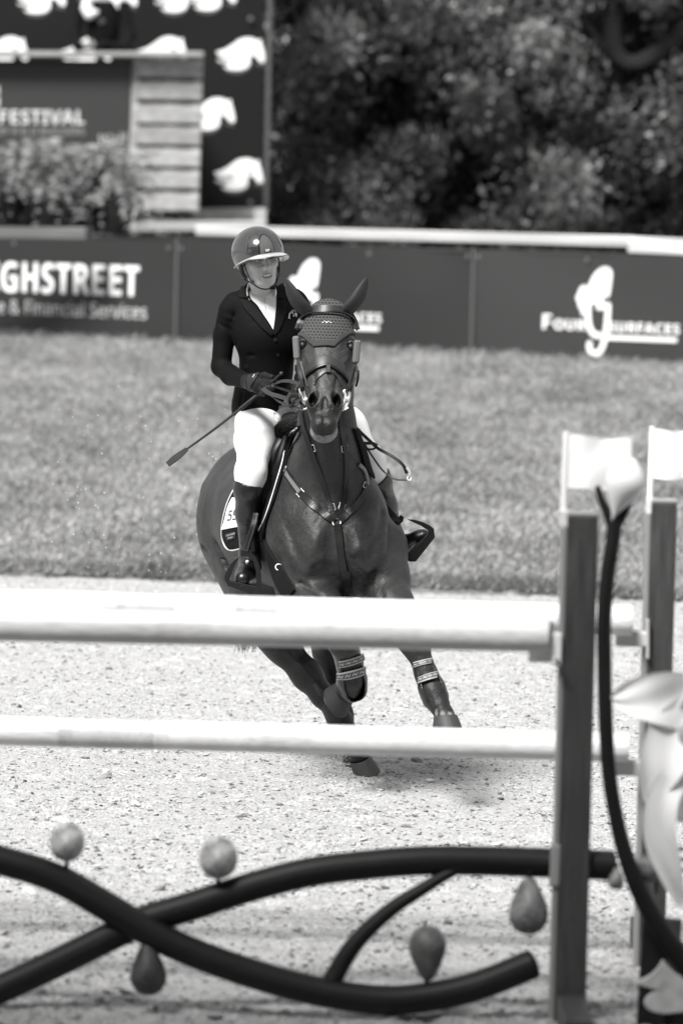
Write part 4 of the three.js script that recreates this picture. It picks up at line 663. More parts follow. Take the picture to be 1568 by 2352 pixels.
{
  const hoofZone = [[W(1022, 1650, 1.13), 0.05], [W(1014, 1636, 1.1), 0.03]];
  const bodyCol = (x, y, z) => {
    let c = 0.042 + 0.034 * fbm(x * 8, y * 8, z * 8, 4);
    const low = sstep(0.75, 0.35, y); c = lerp(c, 0.012 + 0.004 * N3(x * 20, y * 20, z * 20), low * 0.85);
    c *= 0.92 + 0.35 * N3(x * 3.1, y * 2.2, z * 3) * 0.6;
    const sock = hoofZone[0][0].distanceTo(V(x, y, z)) - 0.052 + 0.03 * N3(x * 40, y * 40, z * 40); if (sock < 0) c = lerp(c, 0.42, sstep(0, -0.02, sock));
    return Math.max(c, 0.006);
  };
  const lo = W(440, 1800, 0), hi = W(1070, 690, 0); lo.z = -HD - 0.95; hi.z = -HD + 1.35; lo.y = 0.02; lo.x -= 0.05; hi.x += 0.05;
  const g1 = netMesh(body, lo, hi, 0.0095, { color: bodyCol });
  const headCol = (x, y, z, nx, ny, nz) => {
    const [u, v, w] = toHead(x, y, z); let c = 0.052 + 0.026 * fbm(x * 14, y * 14, z * 14, 3);
    c *= 1 + 0.35 * sstep(0.16, 0.28, v) * sstep(0.5, 0.4, v) * (1 - Math.abs(u) * 5);
    c = lerp(c, 0.011, sstep(0.43, 0.50, v) * sstep(-0.12, -0.05, w) * 0.75);
    const sn = Math.hypot((u) / 0.02, (v - 0.53) / 0.05); c = lerp(c, 0.007, sstep(1.4, 0.6, sn) * sstep(-0.07, -0.03, w) * 0.85);
    const pale = sstep(-0.080, -0.096, w + 0.3 * Math.min(u + 0.02, 0) + 0.012 * N3(u * 60, v * 60, 2)) * sstep(0.495, 0.52, v); c = lerp(c, 0.34 + 0.1 * N3(u * 50, v * 50, 3), pale);
    const eye = Math.hypot((Math.abs(u) - 0.11) / 0.035, (v - 0.175) / 0.04); c = lerp(c, 0.020, sstep(1.1, 0.6, eye));
    const ns = Math.hypot((Math.abs(u) - 0.049) / 0.022, (v - 0.462) / 0.040); c = lerp(c, 0.004, sstep(1.05, 0.75, ns));
    return c;
  };
  const c = HL(0, 0.3, -0.1), g2 = netMesh(head, c.clone().add(V(-0.19, -0.36, -0.33)), c.clone().add(V(0.19, 0.36, 0.40)), 0.0042, { color: headCol });
  put('body', mergeGeometries([g1, g2]), coat, horse);
  // eyes
  for (const s of [-1, 1]) { put('eye', new THREE.SphereGeometry(0.0175, 20, 14).translate(...HL(s * 0.101, 0.180, -0.046).toArray()), mat(0.004, 0.5), horse); put('eyelid', tube([HL(s * 0.084, 0.170, -0.034), HL(s * 0.101, 0.160, -0.033), HL(s * 0.118, 0.170, -0.050)], 0.0055, 14, 8), mat(0.05, 0.5), horse); }
  // hooves
  const hoof = (c, dir, fwdv, r, v, h = 0.075) => { // dir: from coronet to sole
    const pr = [[r * 0.78, 0], [r * 0.83, h * 0.08], [r * 0.98, h * 0.85], [r * 1.0, h], [r * 0.95, h * 1.03], [r * 0.6, h * 0.97], [0, h * 0.9]].map(([a, b]) => new THREE.Vector2(a, b)), g = new THREE.LatheGeometry(pr, 28);
    const Y = dir.clone().normalize(), Z = fwdv.clone().addScaledVector(Y, -fwdv.dot(Y)).normalize(), X = Y.clone().cross(Z); const p = g.attributes.position; for (let i = 0; i < p.count; i++) { const z = p.getZ(i); p.setZ(i, z > 0 ? z * 1.12 + p.getY(i) * 0.35 : z * 0.9 + p.getY(i) * 0.1); } g.computeVertexNormals();
    g.applyMatrix4(new THREE.Matrix4().makeBasis(X, Y, Z).setPosition(c)); const o = put('hoof', g, mat(v, 0.6, { bumpMap: coatBump, bumpScale: 0.001 }), horse);
    const sh = new THREE.TorusGeometry(r * 0.88, 0.006, 8, 30, Math.PI * 1.55); sh.rotateZ(-Math.PI * 0.275 + Math.PI * 0.5 - Math.PI * 0.5); sh.rotateX(Math.PI / 2); sh.translate(0, h * 1.02, h * 0.25); sh.rotateY(-Math.PI / 2 * 0); sh.applyMatrix4(new THREE.Matrix4().makeBasis(X, Y, Z).setPosition(c)); sh.translate(-horse.position.x, -horse.position.y, -horse.position.z); mesh('shoe', sh, mat(0.3, 0.35, { metalness: 0.9 }), o);
  };
  hoof(W(1022, 1643, 1.13), V(0.08, -0.9, 0.12), V(0.3, 0, 0.9), 0.060, 0.035, 0.056);
  hoof(W(794, 1584, 0.76), V(-0.62, -0.52, -0.58), V(0.3, -0.8, 0.5), 0.064, 0.012, 0.075);
  hoof(W(826, 1742, -0.03), V(0.3, -0.75, -0.2), V(0.5, -0.55, 0.6), 0.058, 0.05, 0.075);
  hoof(W(811, 1714, -0.38), V(0.1, -0.9, 0.1), V(0.2, 0, 0.9), 0.055, 0.02, 0.07);
  // tail
  const R = rngOf(77), hairs = []; for (let i = 0; i < 70; i++) { const a = R() * 6.28, r = Math.sqrt(R()), ox = Math.cos(a) * r, oy = Math.sin(a) * r; hairs.push(tube([W(602 + 10 * ox, 1085 + 6 * oy, -0.78), W(590 + 26 * ox, 1160, -0.92 + 0.05 * oy), W(578 + 34 * ox, 1320, -0.95 + 0.08 * oy), W(576 + 40 * ox, 1430 + 12 * R(), -0.96 + 0.08 * oy), W(590 - 40 * R() + 24 * ox, 1478 + 24 * R(), -0.98 + 0.1 * oy)], (u) => 0.004 * (1 - 0.9 * u) + 0.0004, 14, 4)); }
  stuff(put('tail', join(hairs), mat(0.012, 0.5), horse));
  // neck mane, plaited close
  const mane = []; for (let i = 0; i < 11; i++) { const u = i / 10; const p = W(lerp(752, 716, u), lerp(728, 985, u), lerp(0.86, 0.26, u)); mane.push(new THREE.SphereGeometry(0.022, 10, 8).translate(p.x - 0.02, p.y + 0.045, p.z)); } stuff(put('plaits', join(mane), mat(0.008, 0.7), horse));
}

// ------------------------------------------------------------------ tack
const leather = mat(0.006, 0.4, { bumpMap: coatBump, bumpScale: 0.0006 }), leatherLight = mat(0.026, 0.42, { bumpMap: coatBump, bumpScale: 0.0006 }), steel = mat(0.75, 0.42, { metalness: 0.5 }), black = mat(0.006, 0.6), nylon = mat(0.005, 0.9, { specularIntensity: 0.4 });
const NZ = V(0, 0.3, 0.95).normalize();
const S3 = (pts, w, th = 0.003, n = 30, nv = NZ) => { const c = new THREE.CatmullRomCurve3(pts, false, 'centripetal'), p = []; for (let i = 0; i < n; i++) p.push(c.getPointAt(i / (n - 1))); return strap(p, p.map(() => nv.clone()), w, th); };
const D = (F, px, w, th = 0.003, n = 26, lift = 0.0015, d0, d1, face) => { const [p, q] = drape(F, px, n, lift, d0, d1, face); return strap(p, q, w, th); };
const ringG = (c, r, t, nrm = NZ) => { const g = new THREE.TorusGeometry(r, t, 8, 22); g.applyQuaternion(new THREE.Quaternion().setFromUnitVectors(V(0, 0, 1), nrm)); return g.translate(c.x, c.y, c.z); };
function buckleG(c, n, tgt, w, h, t = 0.0017) { const z = n.clone(), y = tgt.clone().addScaledVector(z, -tgt.dot(z)).normalize(), x = y.clone().cross(z), m = new THREE.Matrix4().makeBasis(x, y, z).setPosition(c.clone().addScaledVector(n, 0.006)); const P = [V(-w, -h, 0), V(0, -h * 1.05, 0), V(w, -h, 0), V(w, 0, 0), V(w, h, 0), V(0, h * 1.05, 0), V(-w, h, 0), V(-w, 0, 0)]; const e = tube(P, t, 40, 7, true); const tongue = tube([V(0, -h, 0), V(0, h, 0.002)], t * 0.6, 6, 6); return join([e, tongue]).applyMatrix4(m); }
const skin2 = headO; // head anchor
// ear bonnet: knitted cap over the poll with two ear sleeves
{
  const t = thing('ear_bonnet', 'dark crocheted ear bonnet covering the horse forehead and ears', 'ear bonnet', null, HL(0, 0.05, 0));
  const edge = (u) => Math.abs(u + 0.012) < 0.043 ? 0.213 : lerp(0.213, 0.118, clamp((Math.abs(u + 0.012) - 0.043) / 0.072, 0, 1.3));
  const cap = (inner, outer, v0, v1) => new FnField((x, y, z) => { const [u, v, w] = toHead(x, y, z), d = smin(head.d(x, y, z), Math.hypot(u, v - 0.02, w + 0.10) - 0.085, 0.05); const e = edge(u); return Math.max(d - outer, inner - d, (v - e - v1) * 0.8, (v0 === null ? -0.2 : e + v0) - v, -0.13 - w, -v - 0.085); });
  const knit = canvasTex(256, 256, (g) => { g.fillStyle = css(66); g.fillRect(0, 0, 256, 256); for (let j = 0; j < 8; j++) for (let i = 0; i < 8; i++) { const x = i * 32 + (j % 2) * 16 + 8, y = j * 32 + 14; g.fillStyle = css(4); for (const q of [0, -256]) { g.beginPath(); g.ellipse(x + q, y, 8, 9, 0, 0, 7); g.fill(); } g.strokeStyle = css(104); g.lineWidth = 2.5; g.beginPath(); g.arc(x, y, 12, 3.6, 5.8); g.stroke(); } });
  knit.wrapS = knit.wrapT = THREE.RepeatWrapping; knit.repeat.set(8.5, 8.5);
  const hu = (x, y, z) => { const [u, v, w] = toHead(x, y, z); return [u * (1 + 0.6 * Math.max(-w - 0.06, 0)), v - 0.6 * w]; };
  const c = HL(0, 0.07, -0.08), lo = c.clone().addScalar(-0.22), hi = c.clone().addScalar(0.22);
  put('knit_panel', netMesh(cap(0.0005, 0.0075, null, -0.016), lo, hi, 0.0042, { uv: hu }), new THREE.MeshPhysicalMaterial({ color: grey(1), map: knit, bumpMap: knit, bumpScale: 0.004, roughness: 0.95, sheen: 0.3 }), t);
  put('edging', netMesh(cap(0.0005, 0.0105, -0.024, 0.004), lo, hi, 0.0042, { uv: hu }), mat(0.036, 0.9, { bumpMap: coatBump, bumpScale: 0.001 }), t);
  const ear = (base, mid, tip, side, r) => {
    const g = new Field(); const ax = tip.clone().sub(base).normalize();
    const n = 26, rad = 20, P = [], I = [], U = []; const cv = new THREE.CatmullRomCurve3([base, mid, tip], false, 'centripetal');
    for (let i = 0; i <= n; i++) { const u = i / n, p = cv.getPointAt(u), tg = cv.getTangentAt(u), s = V(side * 0.75, 0, 0.66).addScaledVector(tg, -V(side * 0.75, 0, 0.66).dot(tg)).normalize(), b = tg.clone().cross(s), w = r * (0.78 + 0.75 * u) * Math.pow(Math.max(1 - Math.pow(u, 1.7), 0), 0.8) + 0.0012, o = 0.62;
      for (let j = 0; j <= rad; j++) { const a = j / rad * 6.2832, rr = w * (1 - 0.16 * Math.pow(Math.max(Math.cos(a), 0), 3)) * (1 + 0.03 * N3(u * 6, Math.cos(a) * 2, side * 3 + Math.sin(a) * 2)); const q = p.clone().addScaledVector(s, Math.cos(a) * rr * o).addScaledVector(b, Math.sin(a) * rr); P.push(q.x, q.y, q.z); U.push(j / rad, u); } }
    for (let i = 0; i < n; i++) for (let j = 0; j < rad; j++) { const a = i * (rad + 1) + j; I.push(a, a + 1, a + rad + 1, a + 1, a + rad + 2, a + rad + 1); }
    const q = new THREE.BufferGeometry(); q.setAttribute('position', new THREE.Float32BufferAttribute(P, 3)); q.setAttribute('uv', new THREE.Float32BufferAttribute(U, 2)); q.setIndex(I); q.computeVertexNormals(); return q;
  };
  const em = mat(0.016, 0.7, { sheen: 0.2 });
  put('ear_sleeve', ear(W(708, 718, 1.05), W(681, 690, 1.07), W(656, 639, 1.09), -1, 0.040), em, t);
  put('ear_sleeve', ear(W(790, 720, 1.04), W(818, 690, 1.06), W(844, 636, 1.05), 1, 0.040), em, t);
  const star = []; for (let i = 0; i < 5; i++) { const m = meet(head, 742 + i * 4.2, 745 - (i % 2) * 2.4, HD - 1.7); star.push(new THREE.SphereGeometry(i === 2 ? 0.0045 : 0.0034, 8, 6).translate(m.p.x + m.n.x * 0.011, m.p.y + m.n.y * 0.011, m.p.z + m.n.z * 0.011)); } put('crystal_badge', join(star), steel, t);
}
{
  const t = thing('bridle', 'leather bridle with padded noseband, blinkers and steel bit', 'bridle', null, HL(0, 0.3, 0));
  const hp = new FnField((x, y, z) => head.d(x, y, z) - 0.009);
  put('browband', D(hp, [[684, 756], [691, 735], [712, 719], [752, 714], [790, 719], [810, 735], [817, 757]], 0.032, 0.006, 40, 0.012, undefined, undefined, 0.75), leatherLight, t);
  put('browband_piping', D(hp, [[685, 760], [692, 741], [712, 726], [752, 721], [790, 726], [809, 741], [816, 761]], 0.007, 0.010, 40, 0.012, undefined, undefined, 0.75), leather, t);
  const band = (vc, half, outer) => new FnField((x, y, z) => { const [u, v, w] = toHead(x, y, z), d = head.d(x, y, z); return Math.max(d - outer, 0.0008 - d, Math.abs(v - vc(u)) - half, -0.19 - w); }), nb = HL(0, 0.32, -0.09), nlo = nb.clone().addScalar(-0.19), nhi = nb.clone().addScalar(0.19), nv = (u) => 0.283 + 0.30 * Math.abs(u);
  put('noseband', netMesh(band(nv, 0.021, 0.010), nlo, nhi, 0.0038), leatherLight, t);
  put('noseband_piping', netMesh(band((u) => nv(u) + 0.026, 0.0065, 0.013), nlo, nhi, 0.0034), leather, t);
  put('flash_strap', D(head, [[722, 884], [730, 868], [742, 856], [753, 852], [766, 857], [777, 870], [783, 886]], 0.012, 0.006, 30, 0.001), leatherLight, t);
  put('flash_loop', D(head, [[753, 840], [753, 857]], 0.018, 0.013, 8, 0.001), leatherLight, t);
  // cheek pieces each side
  for (const s of [-1, 1]) {
    const L = s < 0, col = L ? [[686, 828], [688, 850], [692, 875], [695, 890]] : [[816, 838], [811, 860], [804, 880], [799, 893]], z0 = 1.17;
    put('cheekpiece', S3(col.map(([x, y], i) => W(x, y, z0 + i * 0.035)), 0.015, 0.004), leather, t);
    put('cheek_strap', S3((L ? [[682, 838], [685, 855], [688, 872]] : [[820, 843], [818, 865], [806, 896]]).map(([x, y], i) => W(x, y, z0 + 0.01 + i * 0.03)), 0.008, 0.003), leather, t);
    put('jaw_strap', S3((L ? [[690, 830], [698, 862], [706, 888]] : [[812, 838], [806, 865], [797, 892]]).map(([x, y], i) => W(x, y, z0 + 0.02 + i * 0.04)), 0.008, 0.003), leather, t);
    // sheepskin-like blinker pad
    const c = W(L ? 681 : 818.5, L ? 798.5 : 808, 1.13), g = new RoundedBoxGeometry(0.029, 0.098, 0.026, 4, 0.010); g.rotateZ(L ? 0.09 : -0.07); g.rotateY(s * 0.35); g.translate(c.x, c.y, c.z); put('blinker', g, mat(0.13, 0.75, { bumpMap: coatBump, bumpScale: 0.001 }), t);
    put('blinker_keeper', box(0.017, 0.03, 0.02, 0.003).translate(...W(L ? 686 : 815, L ? 832 : 839, 1.15).toArray()), leather, t);
    // bit: cheek ring of the gag, mouthpiece end
    const rg = L ? [[689, 893], [696, 896], [703, 915], [711, 931], [703, 938], [697, 922], [691, 905]] : [[789, 899], [796, 896], [802, 902], [801, 916], [796, 930], [789, 939], [786, 933], [792, 918], [793, 906]];
    put('bit_ring', tube(rg.map(([x, y]) => W(x, y, 1.24)), 0.0055, 50, 8, true), steel, t);
    put('bit_mouthpiece', tube((L ? [[701, 917], [704, 918], [708, 918.5]] : [[800, 915], [798, 916], [795, 917]]).map(([x, y], i) => W(x, y, 1.24 + i * 0.004)), 0.009, 14, 10), steel, t);
    put('bit_hanger', tube((L ? [[692, 884], [694, 897]] : [[800, 888], [797, 898]]).map(([x, y]) => W(x, y, 1.24)), 0.011, 8, 10), leather, t);
    put('lower_bar', tube((L ? [[691, 941], [700, 939], [708, 938]] : [[785, 942], [792, 940], [799, 936]]).map(([x, y]) => W(x, y, 1.24)), 0.0045, 12, 8), steel, t);
  }
  put('strap_end', S3([[822, 850], [822, 868], [817, 888]].map(([x, y], i) => W(x, y, 1.18)), 0.010, 0.003), leather, t);
  put('strap_end', S3([[680, 838], [679, 848], [682, 858]].map(([x, y], i) => W(x, y, 1.18)), 0.010, 0.003), leather, t);
}
{
  // reins
  const t = thing('reins', 'leather reins from the bit to the gloved hand with a loose looped end', 'reins', null, W(650, 900, 1.0));
  const rl = (px, w, m = leather, th = 0.003, n = 40) => put('rein', S3(px.map(([x, y, z]) => W(x, y, z)), w, th, n), m, t);
  rl([[634, 880, 0.84], [650, 875.5, 0.95], [668, 876, 1.05], [690, 883, 1.2]], 0.017, leatherLight);
  rl([[634, 889, 0.84], [660, 897, 1.0], [690, 911, 1.25]], 0.011);
  rl([[604, 893, 0.86], [618, 903, 0.9], [640, 910, 1.0], [664, 917, 1.15], [690, 922, 1.3]], 0.020, leatherLight, 0.004);
  rl([[622, 906, 0.9], [640, 921, 1.0], [658, 930, 1.12], [680, 936, 1.24], [694, 941, 1.32]], 0.011, leatherLight);
  put('rein_knot', tube([W(668, 930, 1.2), W(664, 917, 1.23), W(674, 907, 1.24), W(684, 912, 1.25), W(676, 922, 1.24), W(668, 932, 1.23), W(660, 934, 1.2)], 0.007, 40, 8), leather, t);
  put('rein_knot', tube([W(672, 906, 1.24), W(688, 908, 1.26), W(690, 926, 1.27), W(700, 934, 1.3)], 0.007, 30, 8), leather, t);
  put('rein_end', S3([[642, 935, 1.1], [655, 934, 1.14], [672, 937, 1.2]].map(([x, y, z]) => W(x, y, z)), 0.012, 0.003, 20), leather, t);
  // loop hanging on the other side
  rl([[803, 966, 0.72], [822, 987, 0.72], [846, 1010, 0.74], [868, 1030, 0.75], [900, 1048, 0.77], [925, 1068, 0.78], [934, 1088, 0.78]], 0.014, leather, 0.004);
  rl([[806, 981, 0.72], [822, 998, 0.72], [838, 1022, 0.72], [856, 1050, 0.73], [880, 1082, 0.75], [905, 1100, 0.77], [934, 1103, 0.78]], 0.0075, leather, 0.004);
  rl([[812, 1015, 0.74], [832, 1018, 0.76], [858, 1019, 0.77], [866, 1024, 0.77]], 0.014, leatherLight);
  rl([[818, 1020, 0.74], [832, 1029, 0.76], [858, 1031, 0.77], [866, 1023, 0.77]], 0.009);
  put('rein_buckle', join([ringG(W(939, 1099, 0.785), 0.008, 0.003), tube([W(934, 1075, 0.785), W(940, 1085, 0.785), W(939, 1093, 0.785)], 0.006, 10, 8)]), steel, t);
}
{
  // breastplate and martingale
  const t = thing('breastplate', 'leather breastplate meeting in a ring on the horse chest', 'breastplate', null, W(773, 1197, 0.95));
  const dd = HD - 1.15, st = (px, w, m = leather, n = 40, th = 0.004, lift = 0.005) => put('strap', D(body, px, w, th, n, lift, dd, undefined, lift > 0.006 ? 0.6 : 0), m, t), buck = (x, y, x2, y2, w = 0.0125, h = 0.0135) => { const a = meet(body, x, y, dd), b = meet(body, x2, y2, dd); put('buckle', buckleG(a.p, a.n, b.p.clone().sub(a.p), w, h), steel, t); };
  st([[657, 1083], [672, 1107], [692, 1133], [718, 1160], [745, 1182], [768, 1196]], 0.033);
  st([[660, 1087], [676, 1110], [690, 1130]], 0.020, mat(0.16, 0.5), 20, 0.006);
  st([[601, 1115], [620, 1104], [638, 1093], [655, 1083]], 0.020);
  st([[843, 1112], [836, 1135], [818, 1160], [798, 1180], [780, 1196]], 0.033);
  st([[822, 1066], [834, 1080], [840, 1098], [841, 1114]], 0.017, mat(0.16, 0.5), 20, 0.006);
  st([[692, 940], [700, 985], [712, 1024], [728, 1070], [748, 1125], [760, 1166], [770, 1192]], 0.024);
  st([[781, 950], [785, 995], [792, 1028], [795, 1075], [792, 1125], [784, 1168], [777, 1192]], 0.022);
  st([[775, 1204], [782, 1250], [790, 1300], [796, 1340], [796, 1385]], 0.032, leather, 40, 0.005, 0.014);
  st([[797, 1310], [797, 1385]], 0.044, leather, 20, 0.008, 0.016);
  st([[690, 992], [672, 1028], [660, 1056], [655, 1080]], 0.013);
  put('chest_ring', ringG(meet(body, 773, 1199, dd).p.add(V(0, 0, 0.008)), 0.017, 0.0035), steel, t);
  buck(691, 1132, 705, 1148, 0.015, 0.012); buck(717, 1029, 722, 1045); buck(790, 1029, 792, 1045); buck(762, 1166, 766, 1180); buck(784, 1164, 781, 1178); buck(838, 1117, 832, 1132, 0.014, 0.012); buck(656, 1079, 648, 1089, 0.01, 0.012); buck(606, 1113, 600, 1116, 0.011, 0.009);
}
// saddle pad, saddle, number
const padR = (s, y) => 0;
{
  const t = thing('saddle_pad', 'black quilted saddle pad with white piping under the saddle', 'saddle pad', null, W(600, 1100, 0.3)), dd = HD - 1.1, bodyIn = new FnField((x, y, z) => body.d(x, y, z) - 0.004);
  const quilt = noiseTex(128, (u, v) => { const a = Math.abs(((u + v) * 8) % 1 - 0.5), b = Math.abs(((u - v + 4) * 8) % 1 - 0.5); return Math.pow(Math.min(a, b) * 2, 0.4); });
  const pm = mat(0.004, 0.9, { specularIntensity: 0.4, bumpMap: quilt, bumpScale: 0.006 });
  put('front_panel', sheet(bodyIn, [[640, 985], [625, 1010], [605, 1060], [592, 1120], [590, 1180], [592, 1225]], [[690, 978], [672, 1010], [654, 1072], [632, 1145], [611, 1205], [606, 1244]], 14, 30, 0.001, 0.008, dd), pm, t);
  put('piping', (() => { const [p] = drape(body, [[688, 982], [668, 1005], [652, 1068], [630, 1144], [610, 1201], [598, 1222], [597, 1240]], 60, 0.012, dd); return tube(p, 0.0036, 90, 8); })(), mat(0.75, 0.6), t);
  put('rear_panel', sheet(bodyIn, [[541, 1128], [528, 1155], [517, 1195], [514, 1222], [518, 1244], [530, 1261]], [[566, 1128], [566, 1155], [566, 1195], [566, 1222], [566, 1244], [566, 1258]], 10, 20, 0.001, 0.008, HD - 0.8), pm, t);
  put('piping', (() => { const [p] = drape(body, [[541, 1128], [528, 1155], [517, 1195], [514, 1222], [517, 1242], [526, 1258], [538, 1262], [552, 1259], [566, 1256]], 60, 0.011, HD - 0.8); return tube(p, 0.0036, 90, 8); })(), mat(0.75, 0.6), t);
  const left2 = sheet(bodyIn, [[810, 985], [822, 1020], [836, 1075]], [[828, 985], [842, 1030], [858, 1100]], 6, 14, 0.0, 0.008, dd); put('far_panel', left2, pm, t);
  const nt = thing('number_tag', 'white cloth number tag reading 55 pinned on the saddle pad', 'number tag', null, W(527, 1180, 0.1));
  const tex = canvasTex(256, 440, (g, w, h) => { g.fillStyle = css(244); g.fillRect(0, 0, w, h); g.fillStyle = css(70); g.save(); g.font = 'bold 205px sans-serif'; g.textAlign = 'left'; g.translate(40, 330); g.scale(0.62, 1); g.fillText('551', 0, 0); g.restore(); g.fillStyle = css(120); g.font = 'italic 44px serif'; g.fillText('Evans', 70, 100); });
  const tg = sheet(new FnField((x, y, z) => body.d(x, y, z) - 0.013), [[534, 1143], [527, 1156], [521, 1172], [517, 1190], [509, 1217]], [[556, 1143], [557, 1156], [558, 1172], [558, 1190], [556, 1208]], 10, 16, 0.001, 0.0015, HD - 0.8);
  put('tag', tg, new THREE.MeshPhysicalMaterial({ map: tex, roughness: 0.8, side: THREE.DoubleSide }), nt);
  const tex2 = canvasTex(256, 128, (g, w, h) => { g.fillStyle = css(22); g.fillRect(0, 0, w, h); g.fillStyle = css(190); g.font = 'bold 42px sans-serif'; g.fillText('LAN RUNGER', 4, 52, 250); g.fillText('STABLE', 40, 106, 170); });
  put('embroidery', sheet(new FnField((x, y, z) => body.d(x, y, z) - 0.0135), [[519, 1226], [521, 1242]], [[540, 1220], [542, 1236]], 8, 6, 0.001, 0.001, HD - 0.8), new THREE.MeshPhysicalMaterial({ map: tex2, roughness: 0.85, side: THREE.DoubleSide }), t);
  // girth with its ring strap
  const gi = thing('girth', 'black girth behind the elbow with a small ring', 'girth', null, W(640, 1310, 0.5)); put('band', D(body, [[600, 1200], [606, 1245], [622, 1285], [645, 1330], [668, 1368]], 0.085, 0.008, 40, 0.002, dd), nylon, gi); put('ring', ringG(meet(body, 640, 1302, dd).p.add(V(0, 0, 0.016)), 0.013, 0.0028), steel, gi);
}
const saddleF = new Field();
{
  const t = thing('saddle', 'black jumping saddle with fleece-covered pommel', 'saddle', null, W(650, 1010, 0.3));
  const s = saddleF; // seat, pommel and flaps as one leather body
  s.chain([[W(672, 985, 0.42), 0.055], [W(672, 985, 0.25), 0.06], [W(650, 1000, 0.0), 0.075], [W(640, 985, -0.25), 0.075]], 0.06);
  s.chain([[W(668, 985, 0.40), 0.05], [W(640, 1010, 0.44), 0.05], [W(616, 1060, 0.46), 0.04], [W(602, 1130, 0.44), 0.025], [W(598, 1180, 0.40), 0.014]], 0.04);
  s.chain([[W(655, 990, 0.30), 0.06], [W(618, 1040, 0.34), 0.045], [W(598, 1110, 0.34), 0.028], [W(594, 1180, 0.32), 0.014]], 0.04);
  s.chain([[W(700, 985, 0.40), 0.05], [W(790, 1000, 0.42), 0.045], [W(830, 1050, 0.40), 0.038], [W(850, 1120, 0.36), 0.02]], 0.04);
  const lo = W(570, 1200, 0), hi = W(880, 930, 0); lo.z = -HD - 0.4; hi.z = -HD + 0.6;
  put('body', netMesh(s, lo, hi, 0.008), mat(0.008, 0.5, { bumpMap: coatBump, bumpScale: 0.0006 }), t);
  put('flap', S3([[612, 1018, 0.50], [598, 1040, 0.49], [592, 1080, 0.48], [591, 1130, 0.46], [593, 1178, 0.44]].map(([x, y, z]) => W(x, y, z)), 0.05, 0.006, 30, V(-0.75, 0.1, 0.6)), mat(0.030, 0.35), t);
  put('flap_edge', tube([[634, 1006, 0.50], [612, 1016, 0.51], [599, 1032, 0.51], [592, 1062, 0.50], [590, 1110, 0.48], [591, 1176, 0.45]].map(([x, y, z]) => W(x, y, z)), 0.005, 40, 8), mat(0.03, 0.35), t);
  put('knee_roll', tube([[646, 1012, 0.55], [632, 1040, 0.56], [622, 1080, 0.55], [614, 1120, 0.52]].map(([x, y, z]) => W(x, y, z)), (u) => 0.024 - 0.006 * u, 30, 12), mat(0.010, 0.4), t);
  put('panel_roll', tube([[658, 1004, 0.56], [644, 1050, 0.58], [632, 1100, 0.57], [620, 1150, 0.54]].map(([x, y, z]) => W(x, y, z)), (u) => 0.018 - 0.004 * u, 30, 12), mat(0.008, 0.5), t);
  const fl = new Field(); fl.chain([[W(692, 972, 0.5), 0.026], [W(668, 978, 0.5), 0.036], [W(648, 994, 0.5), 0.036], [W(636, 1012, 0.5), 0.022]], 0.03); fl.chain([[W(692, 972, 0.38), 0.03], [W(660, 985, 0.38), 0.04]], 0.03);
  const ff = new FnField((x, y, z) => fl.d(x, y, z) + 0.006 * N3(x * 90, y * 90, z * 90) + 0.003 * N3(x * 200, y * 200, z * 200));
  put('fleece', netMesh(ff, W(615, 1035, 0.2), W(715, 950, 0.65), 0.005), mat(0.007, 1, { sheen: 0.3 }), t);
}
// tendon boots on the forelegs
function tendonBoot(label, chain, faceN, straps) {
  const t = thing('tendon_boot', label, 'leg boot', null, chain[1][0]), f = new Field().chain(chain, 0.02); const pts = chain.map((c) => c[0]);
  const nF = faceN.clone().normalize(), ax = pts[pts.length - 1].clone().sub(pts[0]).normalize(), sd = ax.clone().cross(nF).normalize();
  const shell = new FnField((x, y, z) => { const d = f.d(x, y, z), p = V(x, y, z).sub(pts[0]); let t0 = clamp(p.dot(ax) / pts[0].distanceTo(pts[pts.length - 1]), 0, 1); const c = pts[0].clone().lerp(pts[pts.length - 1], t0), q = V(x, y, z).sub(c), front = q.dot(nF), side = Math.abs(q.dot(sd)); return Math.max(d - 0.012, 0.003 - d, front - side * 0.9 - 0.004); });
  const bb = new THREE.Box3().setFromPoints(pts).expandByScalar(0.09); put('shell', netMesh(shell, bb.min, bb.max, 0.005), mat(0.007, 0.35, { clearcoat: 0.3 }), t);
  const fo = new FnField((x, y, z) => f.d(x, y, z) - 0.004);
  const ptex = canvasTex(128, 32, (g) => { g.fillStyle = css(150); g.fillRect(0, 0, 128, 32); g.fillStyle = css(70); g.fillRect(0, 5, 128, 22); g.strokeStyle = css(190); g.lineWidth = 3; for (let i = 0; i < 4; i++) { const x = 16 + i * 32; g.beginPath(); g.moveTo(x - 12, 20); g.lineTo(x - 4, 12); g.lineTo(x + 4, 20); g.lineTo(x + 12, 12); g.stroke(); } });
  for (const [l, r, h] of straps) put('strap', sheet(fo, [l, [l[0] + 1, l[1] + h]], [r, [r[0] + 1, r[1] + h]], 14, 4, 0.013, 0.004, HD - 1.4), new THREE.MeshPhysicalMaterial({ map: ptex, roughness: 0.5, side: THREE.DoubleSide }), t);
}
tendonBoot('tendon boot with two patterned straps on the folded foreleg', [[W(792, 1488, 0.96), 0.050], [W(803, 1525, 0.91), 0.043], [W(808, 1562, 0.855), 0.050], [W(810, 1580, 0.82), 0.052]], V(0.25, -0.15, 1), [[[781, 1514], [828, 1502], 16], [[780, 1543], [831, 1530], 17]]);
tendonBoot('tendon boot with two patterned straps on the reaching foreleg', [[W(966, 1512, 1.0), 0.036], [W(978, 1548, 1.02), 0.035], [W(991, 1580, 1.05), 0.042], [W(999, 1602, 1.06), 0.046]], V(0.1, 0.1, 1), [[[954, 1521], [986, 1514], 13], [[965, 1556], [1000, 1546], 15]]);

